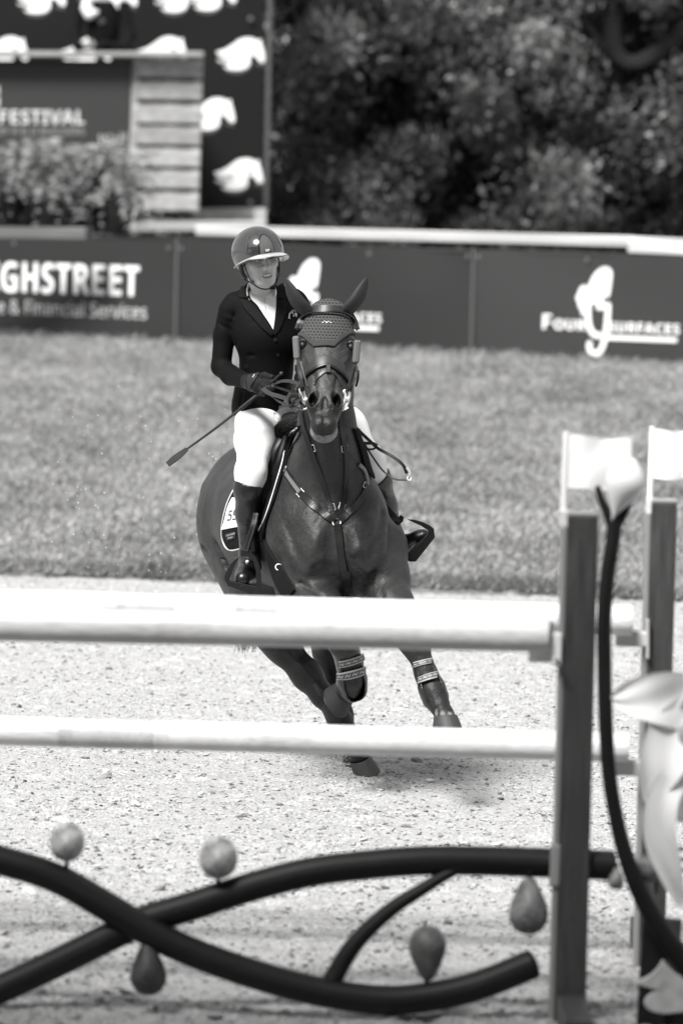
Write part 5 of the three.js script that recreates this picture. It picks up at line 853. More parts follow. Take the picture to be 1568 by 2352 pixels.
// ------------------------------------------------------------------ the rider
const rider = thing('person', 'rider in dark jacket, white breeches and glossy helmet on the horse', 'person', null, W(610, 950, 0.25));
const UP = V(0, 1, 0);
// head frame: turned to image right, tilted
const rO = W(595, 595, 0.50);
const rz = V(Math.sin(0.34), 0.0, Math.cos(0.34)).normalize(), rx0 = V(Math.cos(0.34), 0, -Math.sin(0.34)), roll = 0.155;
const rx = rx0.clone().multiplyScalar(Math.cos(roll)).addScaledVector(UP, Math.sin(roll)), ry = UP.clone().multiplyScalar(Math.cos(roll)).addScaledVector(rx0, -Math.sin(roll));
const RF = [rx, ry, rz];
const RL = (x, y, z) => rO.clone().addScaledVector(rx, x).addScaledVector(ry, y).addScaledVector(rz, z);
const toR = (x, y, z) => { const a = x - rO.x, b = y - rO.y, c = z - rO.z; return [a * rx.x + b * rx.y + c * rx.z, a * ry.x + b * ry.y + c * ry.z, a * rz.x + b * rz.y + c * rz.z]; };
const torsoZ = V(0.16, 0.12, 0.98).normalize(), torsoX = V(0, 1, 0).cross(torsoZ).normalize(), torsoY = torsoZ.clone().cross(torsoX).normalize(), TB = [torsoX, torsoY, torsoZ];
const skinF = new Field(), neckBase = W(604, 690, 0.37);
const torso = (f, g) => { // shared shape of trunk and arms, g = how much cloth adds
  const E = (x, y, dz, a, b, c, k = 0.06) => f.ell(W(x, y, dz), a + g, b + g, c + g, k, TB);
  E(608, 745, 0.38, 0.142, 0.155, 0.098, 0.06); E(613, 815, 0.36, 0.104, 0.14, 0.092, 0.06); E(609, 880, 0.30, 0.100, 0.13, 0.094, 0.06); E(606, 930, 0.22, 0.124, 0.10, 0.12, 0.06);
  f.chain([[W(540, 697, 0.38), 0.046 + g], [W(572, 690, 0.36), 0.040 + g], [W(606, 692, 0.35), 0.045 + g], [W(640, 684, 0.34), 0.040 + g], [W(672, 688, 0.33), 0.046 + g]], 0.04);
  f.ell(W(614, 775, 0.40), 0.094 + g, 0.07 + g, 0.083 + g, 0.08, TB); f.ell(W(612, 850, 0.35), 0.092 + g, 0.10 + g, 0.088 + g, 0.06, TB);
};
const armR = [[W(529, 712, 0.38), 0.050], [W(515, 770, 0.36), 0.045], [W(508, 842, 0.36), 0.041], [W(530, 862, 0.42), 0.041], [W(568, 876, 0.60), 0.032]];
const armL = [[W(684, 708, 0.32), 0.053], [W(704, 770, 0.33), 0.046], [W(712, 830, 0.40), 0.041], [W(700, 870, 0.60), 0.034], [W(685, 890, 0.75), 0.030]];
const legR = [[W(603, 950, 0.20), 0.100], [W(588, 1010, 0.48), 0.078], [W(576, 1085, 0.68), 0.052], [W(571, 1125, 0.68), 0.046], [W(571, 1180, 0.62), 0.044], [W(573, 1265, 0.52), 0.034]];
const legL = [[W(700, 950, 0.16), 0.105], [W(790, 985, 0.34), 0.085], [W(845, 1060, 0.46), 0.058], [W(864, 1105, 0.40), 0.050], [W(880, 1160, 0.33), 0.047], [W(902, 1225, 0.27), 0.036]];
{
  // skin: one continuous figure, hidden under the clothes but for head and neck
  const b = new Field(); torso(b, -0.022); b.chain([[neckBase.clone().add(V(0, -0.05, -0.03)), 0.046], [RL(0, -0.09, -0.03), 0.044], [RL(0, -0.03, -0.035), 0.046]], 0.02);
  for (const l of [armR, armL]) b.chain(l.map(([p, r]) => [p, r - 0.012]), 0.03); for (const l of [legR, legL]) b.chain(l.map(([p, r]) => [p, r - 0.012]), 0.03);
  const h = new Field(), E = (x, y, z, a, bb, c, k = 0.02, o) => h.ell(RL(x, y, z), a, bb, c, k, RF, o), both = (q) => { q(-1); q(1); };
  h.chain([[neckBase.clone().add(V(0, -0.02, -0.02)), 0.046], [RL(0, -0.09, -0.03), 0.044], [RL(0, -0.03, -0.035), 0.046]], 0.02);
  E(0, 0.03, -0.02, 0.074, 0.098, 0.092); E(0, -0.02, 0.025, 0.064, 0.075, 0.065, 0.03); E(0, -0.07, 0.040, 0.042, 0.048, 0.043, 0.02); E(0, -0.098, 0.058, 0.022, 0.018, 0.020, 0.025);   // skull, face, jaw, chin
  both((s) => { h.cone(RL(s * 0.058, -0.05, -0.005), RL(s * 0.022, -0.095, 0.05), 0.014, 0.014, 0.03); E(s * 0.041, -0.022, 0.058, 0.022, 0.016, 0.018, 0.02); E(s * 0.030, 0.004, 0.086, 0.014, 0.0105, 0.012, 0.012, { sub: true }); h.cone(RL(s * 0.014, 0.017, 0.084), RL(s * 0.046, 0.015, 0.068), 0.006, 0.006, 0.012); });
  h.cone(RL(0, 0.01, 0.086), RL(0, -0.030, 0.105), 0.008, 0.0105, 0.016); both((s) => h.cone(RL(s * 0.012, -0.038, 0.092), RL(s * 0.008, -0.036, 0.098), 0.007, 0.007, 0.01)); h.cone(RL(0, -0.034, 0.106), RL(0, -0.036, 0.104), 0.009, 0.009, 0.01);
  h.cone(RL(-0.020, -0.0635, 0.080), RL(0.020, -0.0635, 0.080), 0.0055, 0.0055, 0.008); h.cone(RL(0, -0.0615, 0.086), RL(0, -0.0615, 0.086), 0.006, 0.006, 0.014); h.cone(RL(-0.016, -0.080, 0.079), RL(0.016, -0.080, 0.079), 0.0065, 0.0065, 0.01);
  E(0, -0.0712, 0.088, 0.0215, 0.0056, 0.011, 0.004, { sub: true });
  both((s) => { h.bump(RL(s * 0.016, -0.038, 0.09), RL(s * 0.029, -0.068, 0.078), 0.0045, -0.0035); h.bump(RL(s * 0.02, -0.014, 0.085), RL(s * 0.042, -0.010, 0.075), 0.004, -0.0015); h.bump(RL(s * 0.027, -0.079, 0.075), RL(s * 0.024, -0.092, 0.072), 0.004, -0.0012); h.bump(RL(s * 0.006, 0.018, 0.09), RL(s * 0.005, 0.032, 0.09), 0.003, -0.0012); });
  h.bump(RL(-0.016, -0.089, 0.075), RL(0.016, -0.089, 0.075), 0.004, -0.0025);
  both((s) => { h.cone(RL(s * 0.072, 0.012, -0.012), RL(s * 0.070, -0.03, -0.006), 0.011, 0.009, 0.008); });
  const headC = RL(0, -0.01, 0);
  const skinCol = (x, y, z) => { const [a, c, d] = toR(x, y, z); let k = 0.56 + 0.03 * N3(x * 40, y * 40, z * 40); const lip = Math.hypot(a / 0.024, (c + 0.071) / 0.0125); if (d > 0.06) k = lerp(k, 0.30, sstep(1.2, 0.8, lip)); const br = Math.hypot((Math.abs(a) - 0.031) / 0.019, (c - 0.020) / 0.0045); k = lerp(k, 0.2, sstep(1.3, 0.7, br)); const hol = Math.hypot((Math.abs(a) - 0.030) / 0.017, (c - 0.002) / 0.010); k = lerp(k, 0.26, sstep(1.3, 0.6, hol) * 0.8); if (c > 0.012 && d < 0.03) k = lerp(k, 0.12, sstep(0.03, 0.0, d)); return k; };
  const bb = new THREE.Box3(); for (const l of [armR, armL, legR, legL]) for (const [p] of l) bb.expandByPoint(p); bb.expandByScalar(0.16); bb.max.y = rO.y - 0.13;
  const gBody = netMesh(b, bb.min, bb.max, 0.016, { color: () => 0.56 }), gHead = netMesh(h, headC.clone().addScalar(-0.19), headC.clone().addScalar(0.16), 0.0031, { color: skinCol });
  put('body', mergeGeometries([gBody, gHead]), new THREE.MeshPhysicalMaterial({ color: grey(1), vertexColors: true, roughness: 0.5 }), rider);
  for (const s of [-1, 1]) { put('eye', new THREE.SphereGeometry(0.0118, 18, 12).translate(...RL(s * 0.030, 0.002, 0.0715).toArray()), mat(0.55, 0.25), rider); put('iris', new THREE.SphereGeometry(0.0062, 14, 10).translate(...RL(s * 0.030 + 0.0015, 0.0015, 0.0790).toArray()), mat(0.03, 0.15), rider); put('eyelid', tube([RL(s * 0.017, 0.002, 0.081), RL(s * 0.030, 0.0095, 0.0845), RL(s * 0.043, 0.002, 0.078)], 0.0026, 14, 6), mat(0.22, 0.6), rider); }
  put('teeth', tube([RL(-0.018, -0.0685, 0.0775), RL(0, -0.0700, 0.0865), RL(0.018, -0.0685, 0.0775)], 0.0046, 16, 8), mat(0.85, 0.3), rider);
  const hair = []; const Rh = rngOf(12); for (let i = 0; i < 60; i++) { const s = i % 2 ? 1 : -1, z = -0.02 - 0.05 * Rh(), y = 0.02 - 0.01 * Rh(); hair.push(tube([RL(s * 0.076, y, z), RL(s * (0.075 - 0.01 * Rh()), y - 0.03, z - 0.01), RL(s * 0.06, y - 0.055 - 0.02 * Rh(), z - 0.02)], 0.0016, 8, 4)); } stuff(put('hair', join(hair), mat(0.10, 0.5), rider));
}
// jacket, shirt
const jacketF = new Field(); torso(jacketF, 0.006);
jacketF.chain(armR.map(([p, r]) => [p, r + 0.002]), 0.014); jacketF.chain(armL.map(([p, r]) => [p, r + 0.004]), 0.035);
jacketF.chain([[W(596, 900, 0.26), 0.100], [W(600, 948, 0.24), 0.112]], 0.06); jacketF.ell(W(585, 942, 0.28), 0.075, 0.07, 0.11, 0.05, TB);
{
  const B = (x0, y0, z0, x1, y1, z1, w, a) => jacketF.bump(W(x0, y0, z0), W(x1, y1, z1), w, a * 1.7);
  B(520, 838, 0.37, 545, 856, 0.45, 0.008, -0.005); B(515, 850, 0.38, 538, 874, 0.46, 0.008, -0.004); B(530, 850, 0.42, 552, 866, 0.5, 0.007, 0.004); B(500, 740, 0.4, 530, 760, 0.42, 0.01, -0.004); B(505, 720, 0.4, 535, 735, 0.44, 0.01, 0.003);
  B(560, 820, 0.46, 640, 800, 0.46, 0.010, -0.004); B(565, 845, 0.43, 650, 830, 0.43, 0.010, 0.004); B(560, 870, 0.4, 640, 850, 0.42, 0.010, -0.004); B(575, 895, 0.38, 640, 880, 0.4, 0.012, 0.003); B(552, 780, 0.44, 585, 740, 0.48, 0.012, -0.003); B(556, 905, 0.36, 552, 952, 0.34, 0.01, -0.003); B(640, 770, 0.5, 660, 830, 0.46, 0.012, 0.003); B(540, 720, 0.42, 548, 790, 0.42, 0.012, -0.005);
  const hem = [[530, 953], [560, 960], [588, 961], [612, 957], [631, 950], [645, 934], [654, 916], [664, 900]].map(([x, y]) => W(x, y, 0.3));
  const shell = new FnField((x, y, z) => { const d = jacketF.d(x, y, z); let cut; { let yy = hem[0].y; if (x >= hem[hem.length - 1].x) yy = hem[hem.length - 1].y; else for (let i = 0; i + 1 < hem.length; i++) if (x >= hem[i].x && x <= hem[i + 1].x) yy = lerp(hem[i].y, hem[i + 1].y, (x - hem[i].x) / (hem[i + 1].x - hem[i].x)); if (z < -HD + 0.12) yy = Math.min(yy, hem[2].y); cut = yy - y; } const collar = V(x, y, z).sub(neckBase), top = collar.dot(UP) - 0.055; const wr = V(x, y, z).sub(armR[4][0]).dot(armR[4][0].clone().sub(armR[3][0]).normalize()) ; return Math.max(d, cut, top, V(x, y, z).distanceTo(armR[4][0]) < 0.09 ? wr + 0.004 : -1); });
  const bb = new THREE.Box3(); for (const l of [armR, armL]) for (const [p] of l) bb.expandByPoint(p); bb.expandByPoint(W(600, 970, 0.2)); bb.expandByScalar(0.12);
  globalThis.clothTex = noiseTex(256, (u, v) => 0.5 + 0.4 * tile(u, v, 70, 61) + 0.2 * tile(u, v, 12, 62)); clothTex.repeat.set(3, 3);
  const jm = mat(0.0028, 0.75, { bumpMap: clothTex, bumpScale: 0.0008, sheen: 0.2, sheenRoughness: 0.6, sheenColor: grey(0.06), specularIntensity: 0.25 });
  const jk = put('jacket', netMesh(shell, bb.min, bb.max, 0.0065), jm, rider);
  const d0 = HD - 0.8, jmE = mat(0.0042, 0.7, { bumpMap: clothTex, bumpScale: 0.0008, sheen: 0.2, sheenColor: grey(0.06), specularIntensity: 0.25 });
  put('shirt', sheet(jacketF, [[570, 668], [578, 688], [590, 700], [606, 724], [620, 745], [626, 756]], [[631, 662], [634, 684], [634, 700], [632, 724], [629, 745], [627, 757]], 16, 24, 0.001, 0.003, d0), mat(0.80, 0.7, { bumpMap: clothTex, bumpScale: 0.0006 }), rider);
  const flap = (l, r, lift) => { const g = sheet(jacketF, l, r, 8, 24, lift, 0.004, d0); g.translate(-rider.position.x, -rider.position.y, -rider.position.z); mesh('lapel', g, jmE, jk); };
  flap([[549, 686], [561, 708], [580, 730], [602, 755], [622, 772]], [[572, 690], [586, 704], [606, 729], [622, 752], [631, 766]], 0.004);
  flap([[634, 690], [635, 706], [633, 726], [630, 748], [627, 762]], [[652, 690], [656, 708], [652, 728], [644, 752], [632, 772]], 0.004);
  flap([[556, 660], [552, 672], [549, 685]], [[572, 652], [572, 670], [572, 688]], 0.006); flap([[632, 664], [634, 676], [635, 688]], [[648, 654], [655, 668], [653, 688]], 0.006);
  const collar = new Field().cone(neckBase.clone().add(V(0.0, -0.03, 0)), RL(0, -0.112, -0.022), 0.073, 0.061, 0.02);
  const cs = new FnField((x, y, z) => { const d = collar.d(x, y, z), p = V(x, y, z).sub(neckBase), q = RL(0, -0.1, -0.02).sub(neckBase).normalize(), h = p.dot(q), f = p.clone().addScaledVector(q, -h).z; return Math.max(d, -0.005 - d, h - (0.094 - Math.max(f, -0.02) * 0.95), -0.05 - h); });
  const jc = new Field().cone(neckBase.clone().add(V(0, -0.03, -0.005)), RL(0, -0.10, -0.035), 0.087, 0.070, 0.02), js = new FnField((x, y, z) => { const d = jc.d(x, y, z), p = V(x, y, z).sub(neckBase), q = RL(0, -0.1, -0.02).sub(neckBase).normalize(), h = p.dot(q), fz = p.clone().addScaledVector(q, -h).z; return Math.max(d, -0.006 - d, h - 0.072 + Math.max(fz, 0) * 0.7, -0.05 - h, fz - 0.034); });
  { const g = netMesh(js, neckBase.clone().addScalar(-0.14), neckBase.clone().addScalar(0.15), 0.0045); g.translate(-rider.position.x, -rider.position.y, -rider.position.z); mesh('jacket_collar', g, jmE, jk); }
  put('collar', netMesh(cs, neckBase.clone().addScalar(-0.13), neckBase.clone().addScalar(0.15), 0.004), mat(0.88, 0.7), rider);
  { const [p] = drape(jacketF, [[608, 684], [609, 700], [612, 722]], 14, 0.005, d0); put('zip', tube(p, 0.0018, 14, 6), mat(0.5, 0.5), rider); }
  for (const [x, y] of [[632, 780], [638, 815], [646, 858]]) { const m = meet(jacketF, x, y, d0), g = new THREE.CylinderGeometry(0.008, 0.008, 0.004, 14); g.rotateX(Math.PI / 2); const q = new THREE.Quaternion().setFromUnitVectors(V(0, 0, 1), m.n); g.applyQuaternion(q); g.translate(m.p.x - rider.position.x + m.n.x * 0.003, m.p.y - rider.position.y + m.n.y * 0.003, m.p.z - rider.position.z + m.n.z * 0.003); mesh('button', g, mat(0.015, 0.35), jk); }
  for (const [px, v] of [[[[663, 733], [663, 722], [670, 716], [671, 722], [668, 731]], 0.35], [[[668, 716], [674, 713], [678, 720], [672, 725]], 0.18], [[[671, 727], [676, 722], [680, 721], [677, 728]], 0.5]]) { const g = D(jacketF, px.slice(0, 4), 0.008, 0.002, 10, 0.004, d0); g.translate(-rider.position.x, -rider.position.y, -rider.position.z); mesh('emblem', g, mat(v, 0.6), jk); }
}
// breeches and boots
{
  const f = new Field(), g = 0.008; f.ell(W(625, 945, 0.10), 0.165, 0.12, 0.15, 0.08, TB); f.chain(legR.slice(0, 4).map(([p, r]) => [p, r + g]), 0.05); f.chain(legL.slice(0, 4).map(([p, r]) => [p, r + g]), 0.05); f.ell(W(560, 985, 0.30), 0.03, 0.09, 0.06, 0.05, TB);
  const B = (x0, y0, z0, x1, y1, z1, w, a) => f.bump(W(x0, y0, z0), W(x1, y1, z1), w * 1.1, a * 2.2);
  B(600, 965, 0.4, 648, 948, 0.36, 0.008, -0.004); B(605, 975, 0.42, 640, 966, 0.4, 0.008, 0.003); B(600, 990, 0.44, 630, 985, 0.42, 0.007, -0.003); B(585, 1045, 0.52, 575, 1090, 0.58, 0.01, -0.003); B(550, 1085, 0.55, 580, 1100, 0.58, 0.008, -0.003); B(548, 1010, 0.42, 556, 1060, 0.5, 0.012, 0.003);
  const bt = (p, l) => V(...p).sub(l[3][0]).dot(l[2][0].clone().sub(l[3][0]).normalize());
  const cut = new FnField((x, y, z) => Math.max(f.d(x, y, z), Math.min(-bt([x, y, z], legR), 1) > 0.01 && x < W(700, 1000, 0.3).x ? -bt([x, y, z], legR) - 0.01 : -1, x > W(700, 1000, 0.3).x ? -bt([x, y, z], legL) - 0.01 : -1));
  const bb = new THREE.Box3(); for (const l of [legR, legL]) for (const [p] of l.slice(0, 4)) bb.expandByPoint(p); bb.expandByScalar(0.2);
  const br = put('breeches', netMesh(cut, bb.min, bb.max, 0.0075), mat(0.80, 0.75, { bumpMap: clothTex, bumpScale: 0.0006 }), rider);
  for (const [y, i] of [[1003, 0], [1010, 1]]) { const g2 = D(f, [[634, y + 4], [644, y]], 0.006, 0.002, 8, 0.002, HD - 0.9); g2.translate(-rider.position.x, -rider.position.y, -rider.position.z); mesh('waist_tag', g2, mat(0.75, 0.6), br); }
  const bootM = mat(0.006, 0.34, { bumpMap: coatBump, bumpScale: 0.0008, clearcoat: 0.25, clearcoatRoughness: 0.3 });
  const boot = (leg, foot, wr, topN) => {
    const q = new Field(); q.chain([leg[3], leg[4], leg[5]].map(([p, r], i) => [p, r + [0.016, 0.009, 0.008][i]]), 0.03); const up0 = leg[2][0].clone().sub(leg[3][0]).normalize(), topP = leg[3][0].clone().addScaledVector(up0, 0.015);
    q.cone(leg[3][0], topP.clone().addScaledVector(up0, 0.05), leg[3][1] + 0.016, leg[3][1] + 0.02, 0.02); q.chain(foot, 0.025); for (const [a, b, w, m] of wr) q.bump(a, b, w, m);
    const cutF = new FnField((x, y, z) => { const d = q.d(x, y, z), h = V(x, y, z).sub(topP).dot(up0); return Math.max(d, h - 0.002 - 0.014 * Math.max(0, topN * (x - topP.x) / 0.05)); });
    const bb2 = new THREE.Box3(); for (const [p] of [...leg.slice(3), ...foot]) bb2.expandByPoint(p); bb2.expandByScalar(0.1); const o = put('boot', netMesh(cutF, bb2.min, bb2.max, 0.0055), bootM, rider);
    return o;
  };
  const sub = (name, g, m, o) => { g.translate(-rider.position.x, -rider.position.y, -rider.position.z); mesh(name, g, m, o); };
  const bR = boot(legR, [[W(572, 1272, 0.500), 0.043], [W(574, 1300, 0.530), 0.045], [W(566, 1322, 0.620), 0.046], [W(558, 1330, 0.690), 0.036]], [[W(548, 1195, 0.670), W(580, 1205, 0.670), 0.008, -0.004], [W(550, 1230, 0.620), W(584, 1222, 0.620), 0.008, -0.004], [W(553, 1248, 0.570), W(585, 1245, 0.570), 0.007, 0.004], [W(556, 1140, 0.740), W(580, 1150, 0.730), 0.012, 0.003]], -1);
  bR.geometry.computeBoundingBox();
  sub('boot_heel', new THREE.CylinderGeometry(0.034, 0.032, 0.035, 18).translate(...W(580, 1345, 0.470).toArray()), mat(0.006, 0.5), bR);
  sub('sole', tube([W(535, 1338, 0.670), W(555, 1346, 0.720), W(580, 1347, 0.670)], 0.008, 20, 8), mat(0.006, 0.6), bR);
  sub('spur_strap', tube([W(552, 1298, 0.530), W(560, 1291, 0.590), W(572, 1289, 0.600), W(584, 1292, 0.550)], 0.008, 20, 8), mat(0.012, 0.3), bR); sub('spur_button', new THREE.SphereGeometry(0.0085, 12, 8).translate(...W(568, 1290.5, 0.607).toArray()), steel, bR);
  const bL = boot(legL, [[W(903, 1230, 0.26), 0.043], [W(911, 1250, 0.28), 0.042], [W(936, 1250, 0.36), 0.040], [W(962, 1237, 0.40), 0.034], [W(973, 1231, 0.41), 0.028]], [[W(862, 1120, 0.5), W(895, 1130, 0.4), 0.01, 0.004], [W(868, 1150, 0.45), W(895, 1140, 0.38), 0.008, -0.004], [W(895, 1190, 0.36), W(905, 1180, 0.34), 0.008, -0.005]], 1);
  sub('boot_heel', new THREE.CylinderGeometry(0.034, 0.032, 0.04, 18).rotateZ(0.6).translate(...W(918, 1282, 0.24).toArray()), mat(0.03, 0.6), bL);
  sub('sole', tube([W(928, 1272, 0.36), W(950, 1256, 0.42), W(980, 1233, 0.44)], 0.008, 20, 8), mat(0.25, 0.5), bL);
}
// gloved hand closed round the reins
{
  const f = new Field(), P = (x, y, z) => W(x, y, z); const fist = [P(588, 876, 0.68), P(600, 880, 0.72)];
  f.cone(P(566, 875, 0.59), P(580, 880, 0.64), 0.033, 0.034, 0.02); f.cone(P(582, 880, 0.66), P(606, 880, 0.72), 0.034, 0.030, 0.02); f.ell(P(596, 888, 0.70), 0.036, 0.033, 0.03, 0.02, HB);
  const fingers = [[[610, 868, 0.73], [627, 868, 0.77], [633, 880, 0.80], [624, 888, 0.81]], [[608, 876, 0.75], [625, 879, 0.79], [629, 890, 0.81], [619, 896, 0.80]], [[604, 884, 0.76], [617, 890, 0.80], [619, 900, 0.80], [609, 902, 0.79]], [[598, 892, 0.75], [607, 899, 0.78], [607, 906, 0.78], [599, 905, 0.77]]];
  fingers.forEach((q, i) => f.chain(q.map((c, j) => [P(...c), (0.0125 - 0.0012 * j) * (i === 3 ? 0.85 : 1)]), 0.006));
  f.chain([[P(592, 866, 0.68), 0.017], [P(608, 862, 0.74), 0.0135], [P(624, 866, 0.79), 0.0115]], 0.01);
  const bb = new THREE.Box3().setFromPoints([P(566, 875, 0.59), ...fingers.flat().map((c) => P(...c))]).expandByScalar(0.06);
  const gl = put('glove', netMesh(f, bb.min, bb.max, 0.0032), mat(0.005, 0.6, { bumpMap: clothTex, bumpScale: 0.0008, specularIntensity: 0.6 }), rider), sub = (name, g, m) => { g.translate(-rider.position.x, -rider.position.y, -rider.position.z); mesh(name, g, m, gl); };
  sub('cuff_tab', sheet(f, [[571, 862], [568, 878], [572, 894]], [[596, 857], [588, 870], [578, 888]], 8, 10, 0.001, 0.005, HD - 1), mat(0.008, 0.6)); const m = meet(f, 585, 866, HD - 1); sub('badge', box(0.004, 0.016, 0.003, 0.001).rotateZ(-0.5).translate(m.p.x + m.n.x * 0.008, m.p.y + m.n.y * 0.008, m.p.z + m.n.z * 0.008), mat(0.75, 0.4));
  // the other hand, behind the horse's head
  const f2 = new Field(); f2.cone(W(685, 890, 0.75), W(690, 900, 0.82), 0.032, 0.03, 0.02); for (let i = 0; i < 4; i++) f2.chain([[W(690, 893 + i * 7, 0.84), 0.012], [W(680, 896 + i * 7, 0.88), 0.011], [W(672, 900 + i * 7, 0.86), 0.010]], 0.006); f2.chain([[W(694, 888, 0.80), 0.015], [W(684, 886, 0.87), 0.012]], 0.01);
  const c = W(684, 900, 0.8); put('glove', netMesh(f2, c.clone().addScalar(-0.11), c.clone().addScalar(0.11), 0.005), mat(0.005, 0.6), rider);
}
// helmet
{
  const HRL = RL; const HtoR = toR; {
  const RL = (x, y, z) => HRL(x, y - 0.009, z), toR = (x, y, z) => { const q = HtoR(x, y, z); q[1] += 0.009; return q; };
  const shellF = new Field().ell(RL(0, 0.040, -0.008), 0.111, 0.112, 0.137, 0.01, RF);
  const lower = (z) => 0.016 - 0.34 * Math.max(0.11 - z, 0) * (z < 0.11 ? 1 : 0);
  const hf = new FnField((x, y, z) => { const [a, b, c] = toR(x, y, z), d = shellF.d(x, y, z); return Math.max(d, 0.30 * c - 0.013 - b, -0.074 - b); });
  const gloss = mat(0.13, 0.15, { metalness: 0.8, clearcoat: 0.4, clearcoatRoughness: 0.05 }), hc = RL(0, 0.04, 0);
  const hel = put('helmet', netMesh(hf, hc.clone().addScalar(-0.17), hc.clone().addScalar(0.17), 0.0042), gloss, rider), sub = (name, g, m) => { g.translate(-rider.position.x, -rider.position.y, -rider.position.z); return mesh(name, g, m, hel); };
  // brim: broad, thin, drooping at the sides
  { const P = [], I = [], U = [], n = 60, m = 6, K = (n + 1) * (m + 1); for (let s = 0; s < 2; s++) for (let i = 0; i <= n; i++) for (let j = 0; j <= m; j++) { const a = lerp(-1.72, 1.72, i / n), e = Math.pow(Math.max(Math.cos(a / 1.72 * 1.5708), 0), 0.5), o = lerp(0.0, 1, j / m) * e, px = Math.sin(a) * (0.106 + 0.024 * o), pz = -0.008 + Math.cos(a) * (0.132 + 0.062 * o), py = 0.30 * Math.min(pz, 0.125) - 0.002 - 0.010 * o * Math.abs(Math.sin(a)) - 0.016 * o * o * 0.8 - s * 0.006; const q = RL(px, py, pz); P.push(q.x, q.y, q.z); U.push(i / n, j / m); }
    for (let i = 0; i < n; i++) for (let j = 0; j < m; j++) { const k = i * (m + 1) + j; I.push(k, k + 1, k + m + 1, k + 1, k + m + 2, k + m + 1, K + k, K + k + m + 1, K + k + 1, K + k + 1, K + k + m + 1, K + k + m + 2); } for (let i = 0; i < n; i++) { const k = i * (m + 1) + m; I.push(k, k + m + 1, K + k, k + m + 1, K + k + m + 1, K + k); }
    const g = new THREE.BufferGeometry(); g.setAttribute('position', new THREE.Float32BufferAttribute(P, 3)); g.setAttribute('uv', new THREE.Float32BufferAttribute(U, 2)); g.setIndex(I); g.computeVertexNormals(); sub('brim', g, mat(0.42, 0.3, { clearcoat: 0.5 }));
    sub('brim_edge', tube(Array.from({ length: 31 }, (_, i) => { const a = lerp(-1.45, 1.45, i / 30), e = Math.pow(Math.max(Math.cos(a / 1.72 * 1.5708), 0), 0.5), pz = -0.008 + Math.cos(a) * (0.132 + 0.062 * e); return RL(Math.sin(a) * (0.106 + 0.024 * e), 0.30 * Math.min(pz, 0.125) - 0.005 - 0.010 * e * Math.abs(Math.sin(a)) - 0.013 * e * e, pz); }), 0.0026, 90, 8), mat(0.03, 0.25, { clearcoat: 1 })); }
  // patch on the shell: param region, lifted
  const patch = (fn, lift, nu = 20, nv = 20) => { const P = [], U = [], I = [], K = (nu + 1) * (nv + 1); for (let s = 0; s < 2; s++) for (let j = 0; j <= nv; j++) for (let i = 0; i <= nu; i++) { const [th, ph] = fn(i / nu, j / nv), c = V(Math.sin(th) * Math.cos(ph) * 0.111, Math.sin(ph) * 0.112, Math.cos(th) * Math.cos(ph) * 0.137), nn = c.clone().divide(V(0.0123, 0.0125, 0.0188)).normalize(); c.addScaledVector(nn, s ? -0.002 : lift); const q = RL(c.x, c.y + 0.04, c.z - 0.008); P.push(q.x, q.y, q.z); U.push(i / nu, j / nv); } for (let j = 0; j < nv; j++) for (let i = 0; i < nu; i++) { const k = j * (nu + 1) + i; I.push(k, k + 1, k + nu + 1, k + 1, k + nu + 2, k + nu + 1); } const rim = []; for (let i = 0; i < nu; i++) rim.push(i); for (let j = 0; j < nv; j++) rim.push(j * (nu + 1) + nu); for (let i = nu; i > 0; i--) rim.push(nv * (nu + 1) + i); for (let j = nv; j > 0; j--) rim.push(j * (nu + 1)); rim.forEach((a, i) => { const b = rim[(i + 1) % rim.length]; I.push(a, a + K, b, b, a + K, b + K); }); const g = new THREE.BufferGeometry(); g.setAttribute('position', new THREE.Float32BufferAttribute(P, 3)); g.setAttribute('uv', new THREE.Float32BufferAttribute(U, 2)); g.setIndex(I); g.computeVertexNormals(); return g; };
  const oval = (w, t0, t1) => (u, v) => { const y = lerp(t0, t1, v), k = Math.pow(Math.max(1 - Math.pow(v, 3.2), 0), 0.5); return [(u * 2 - 1) * w * k * (1 - 0.1 * v) + 0.0, y]; };
  sub('front_frame', patch(oval(0.37, -0.12, 0.80), 0.0022), mat(0.010, 0.15, { clearcoat: 1 }));
  const grit = noiseTex(128, (u, v) => 0.5 + 0.8 * tile(u, v, 50, 71)); sub('front_panel', patch(oval(0.29, -0.12, 0.70), 0.0042), mat(0.085, 0.85, { bumpMap: grit, bumpScale: 0.002 }));
  for (const s of [-1, 1]) sub('seam', patch((u, v) => { const ph = lerp(0.1, 0.75, v); return [s * (0.78 - 0.1 * v) + (u - 0.5) * 0.02, ph]; }, 0.0012, 2, 16), mat(0.003, 0.5));
  const kt = canvasTex(128, 64, (g) => { g.fillStyle = css(70); g.fillRect(0, 0, 128, 64); g.fillStyle = css(235); g.font = 'bold 46px sans-serif'; g.textAlign = 'center'; g.fillText('KEP', 64, 48); });
  sub('maker_name', patch((u, v) => [lerp(-0.13, 0.13, u), lerp(0.0, 0.15, v)], 0.0052, 8, 4), new THREE.MeshPhysicalMaterial({ map: kt, roughness: 0.5, side: THREE.DoubleSide }));
  // harness
  const st = (pts, w = 0.008) => put('chin_strap', tube(pts.map((p) => RL(...p)), w / 2, 40, 8), mat(0.012, 0.45), rider);
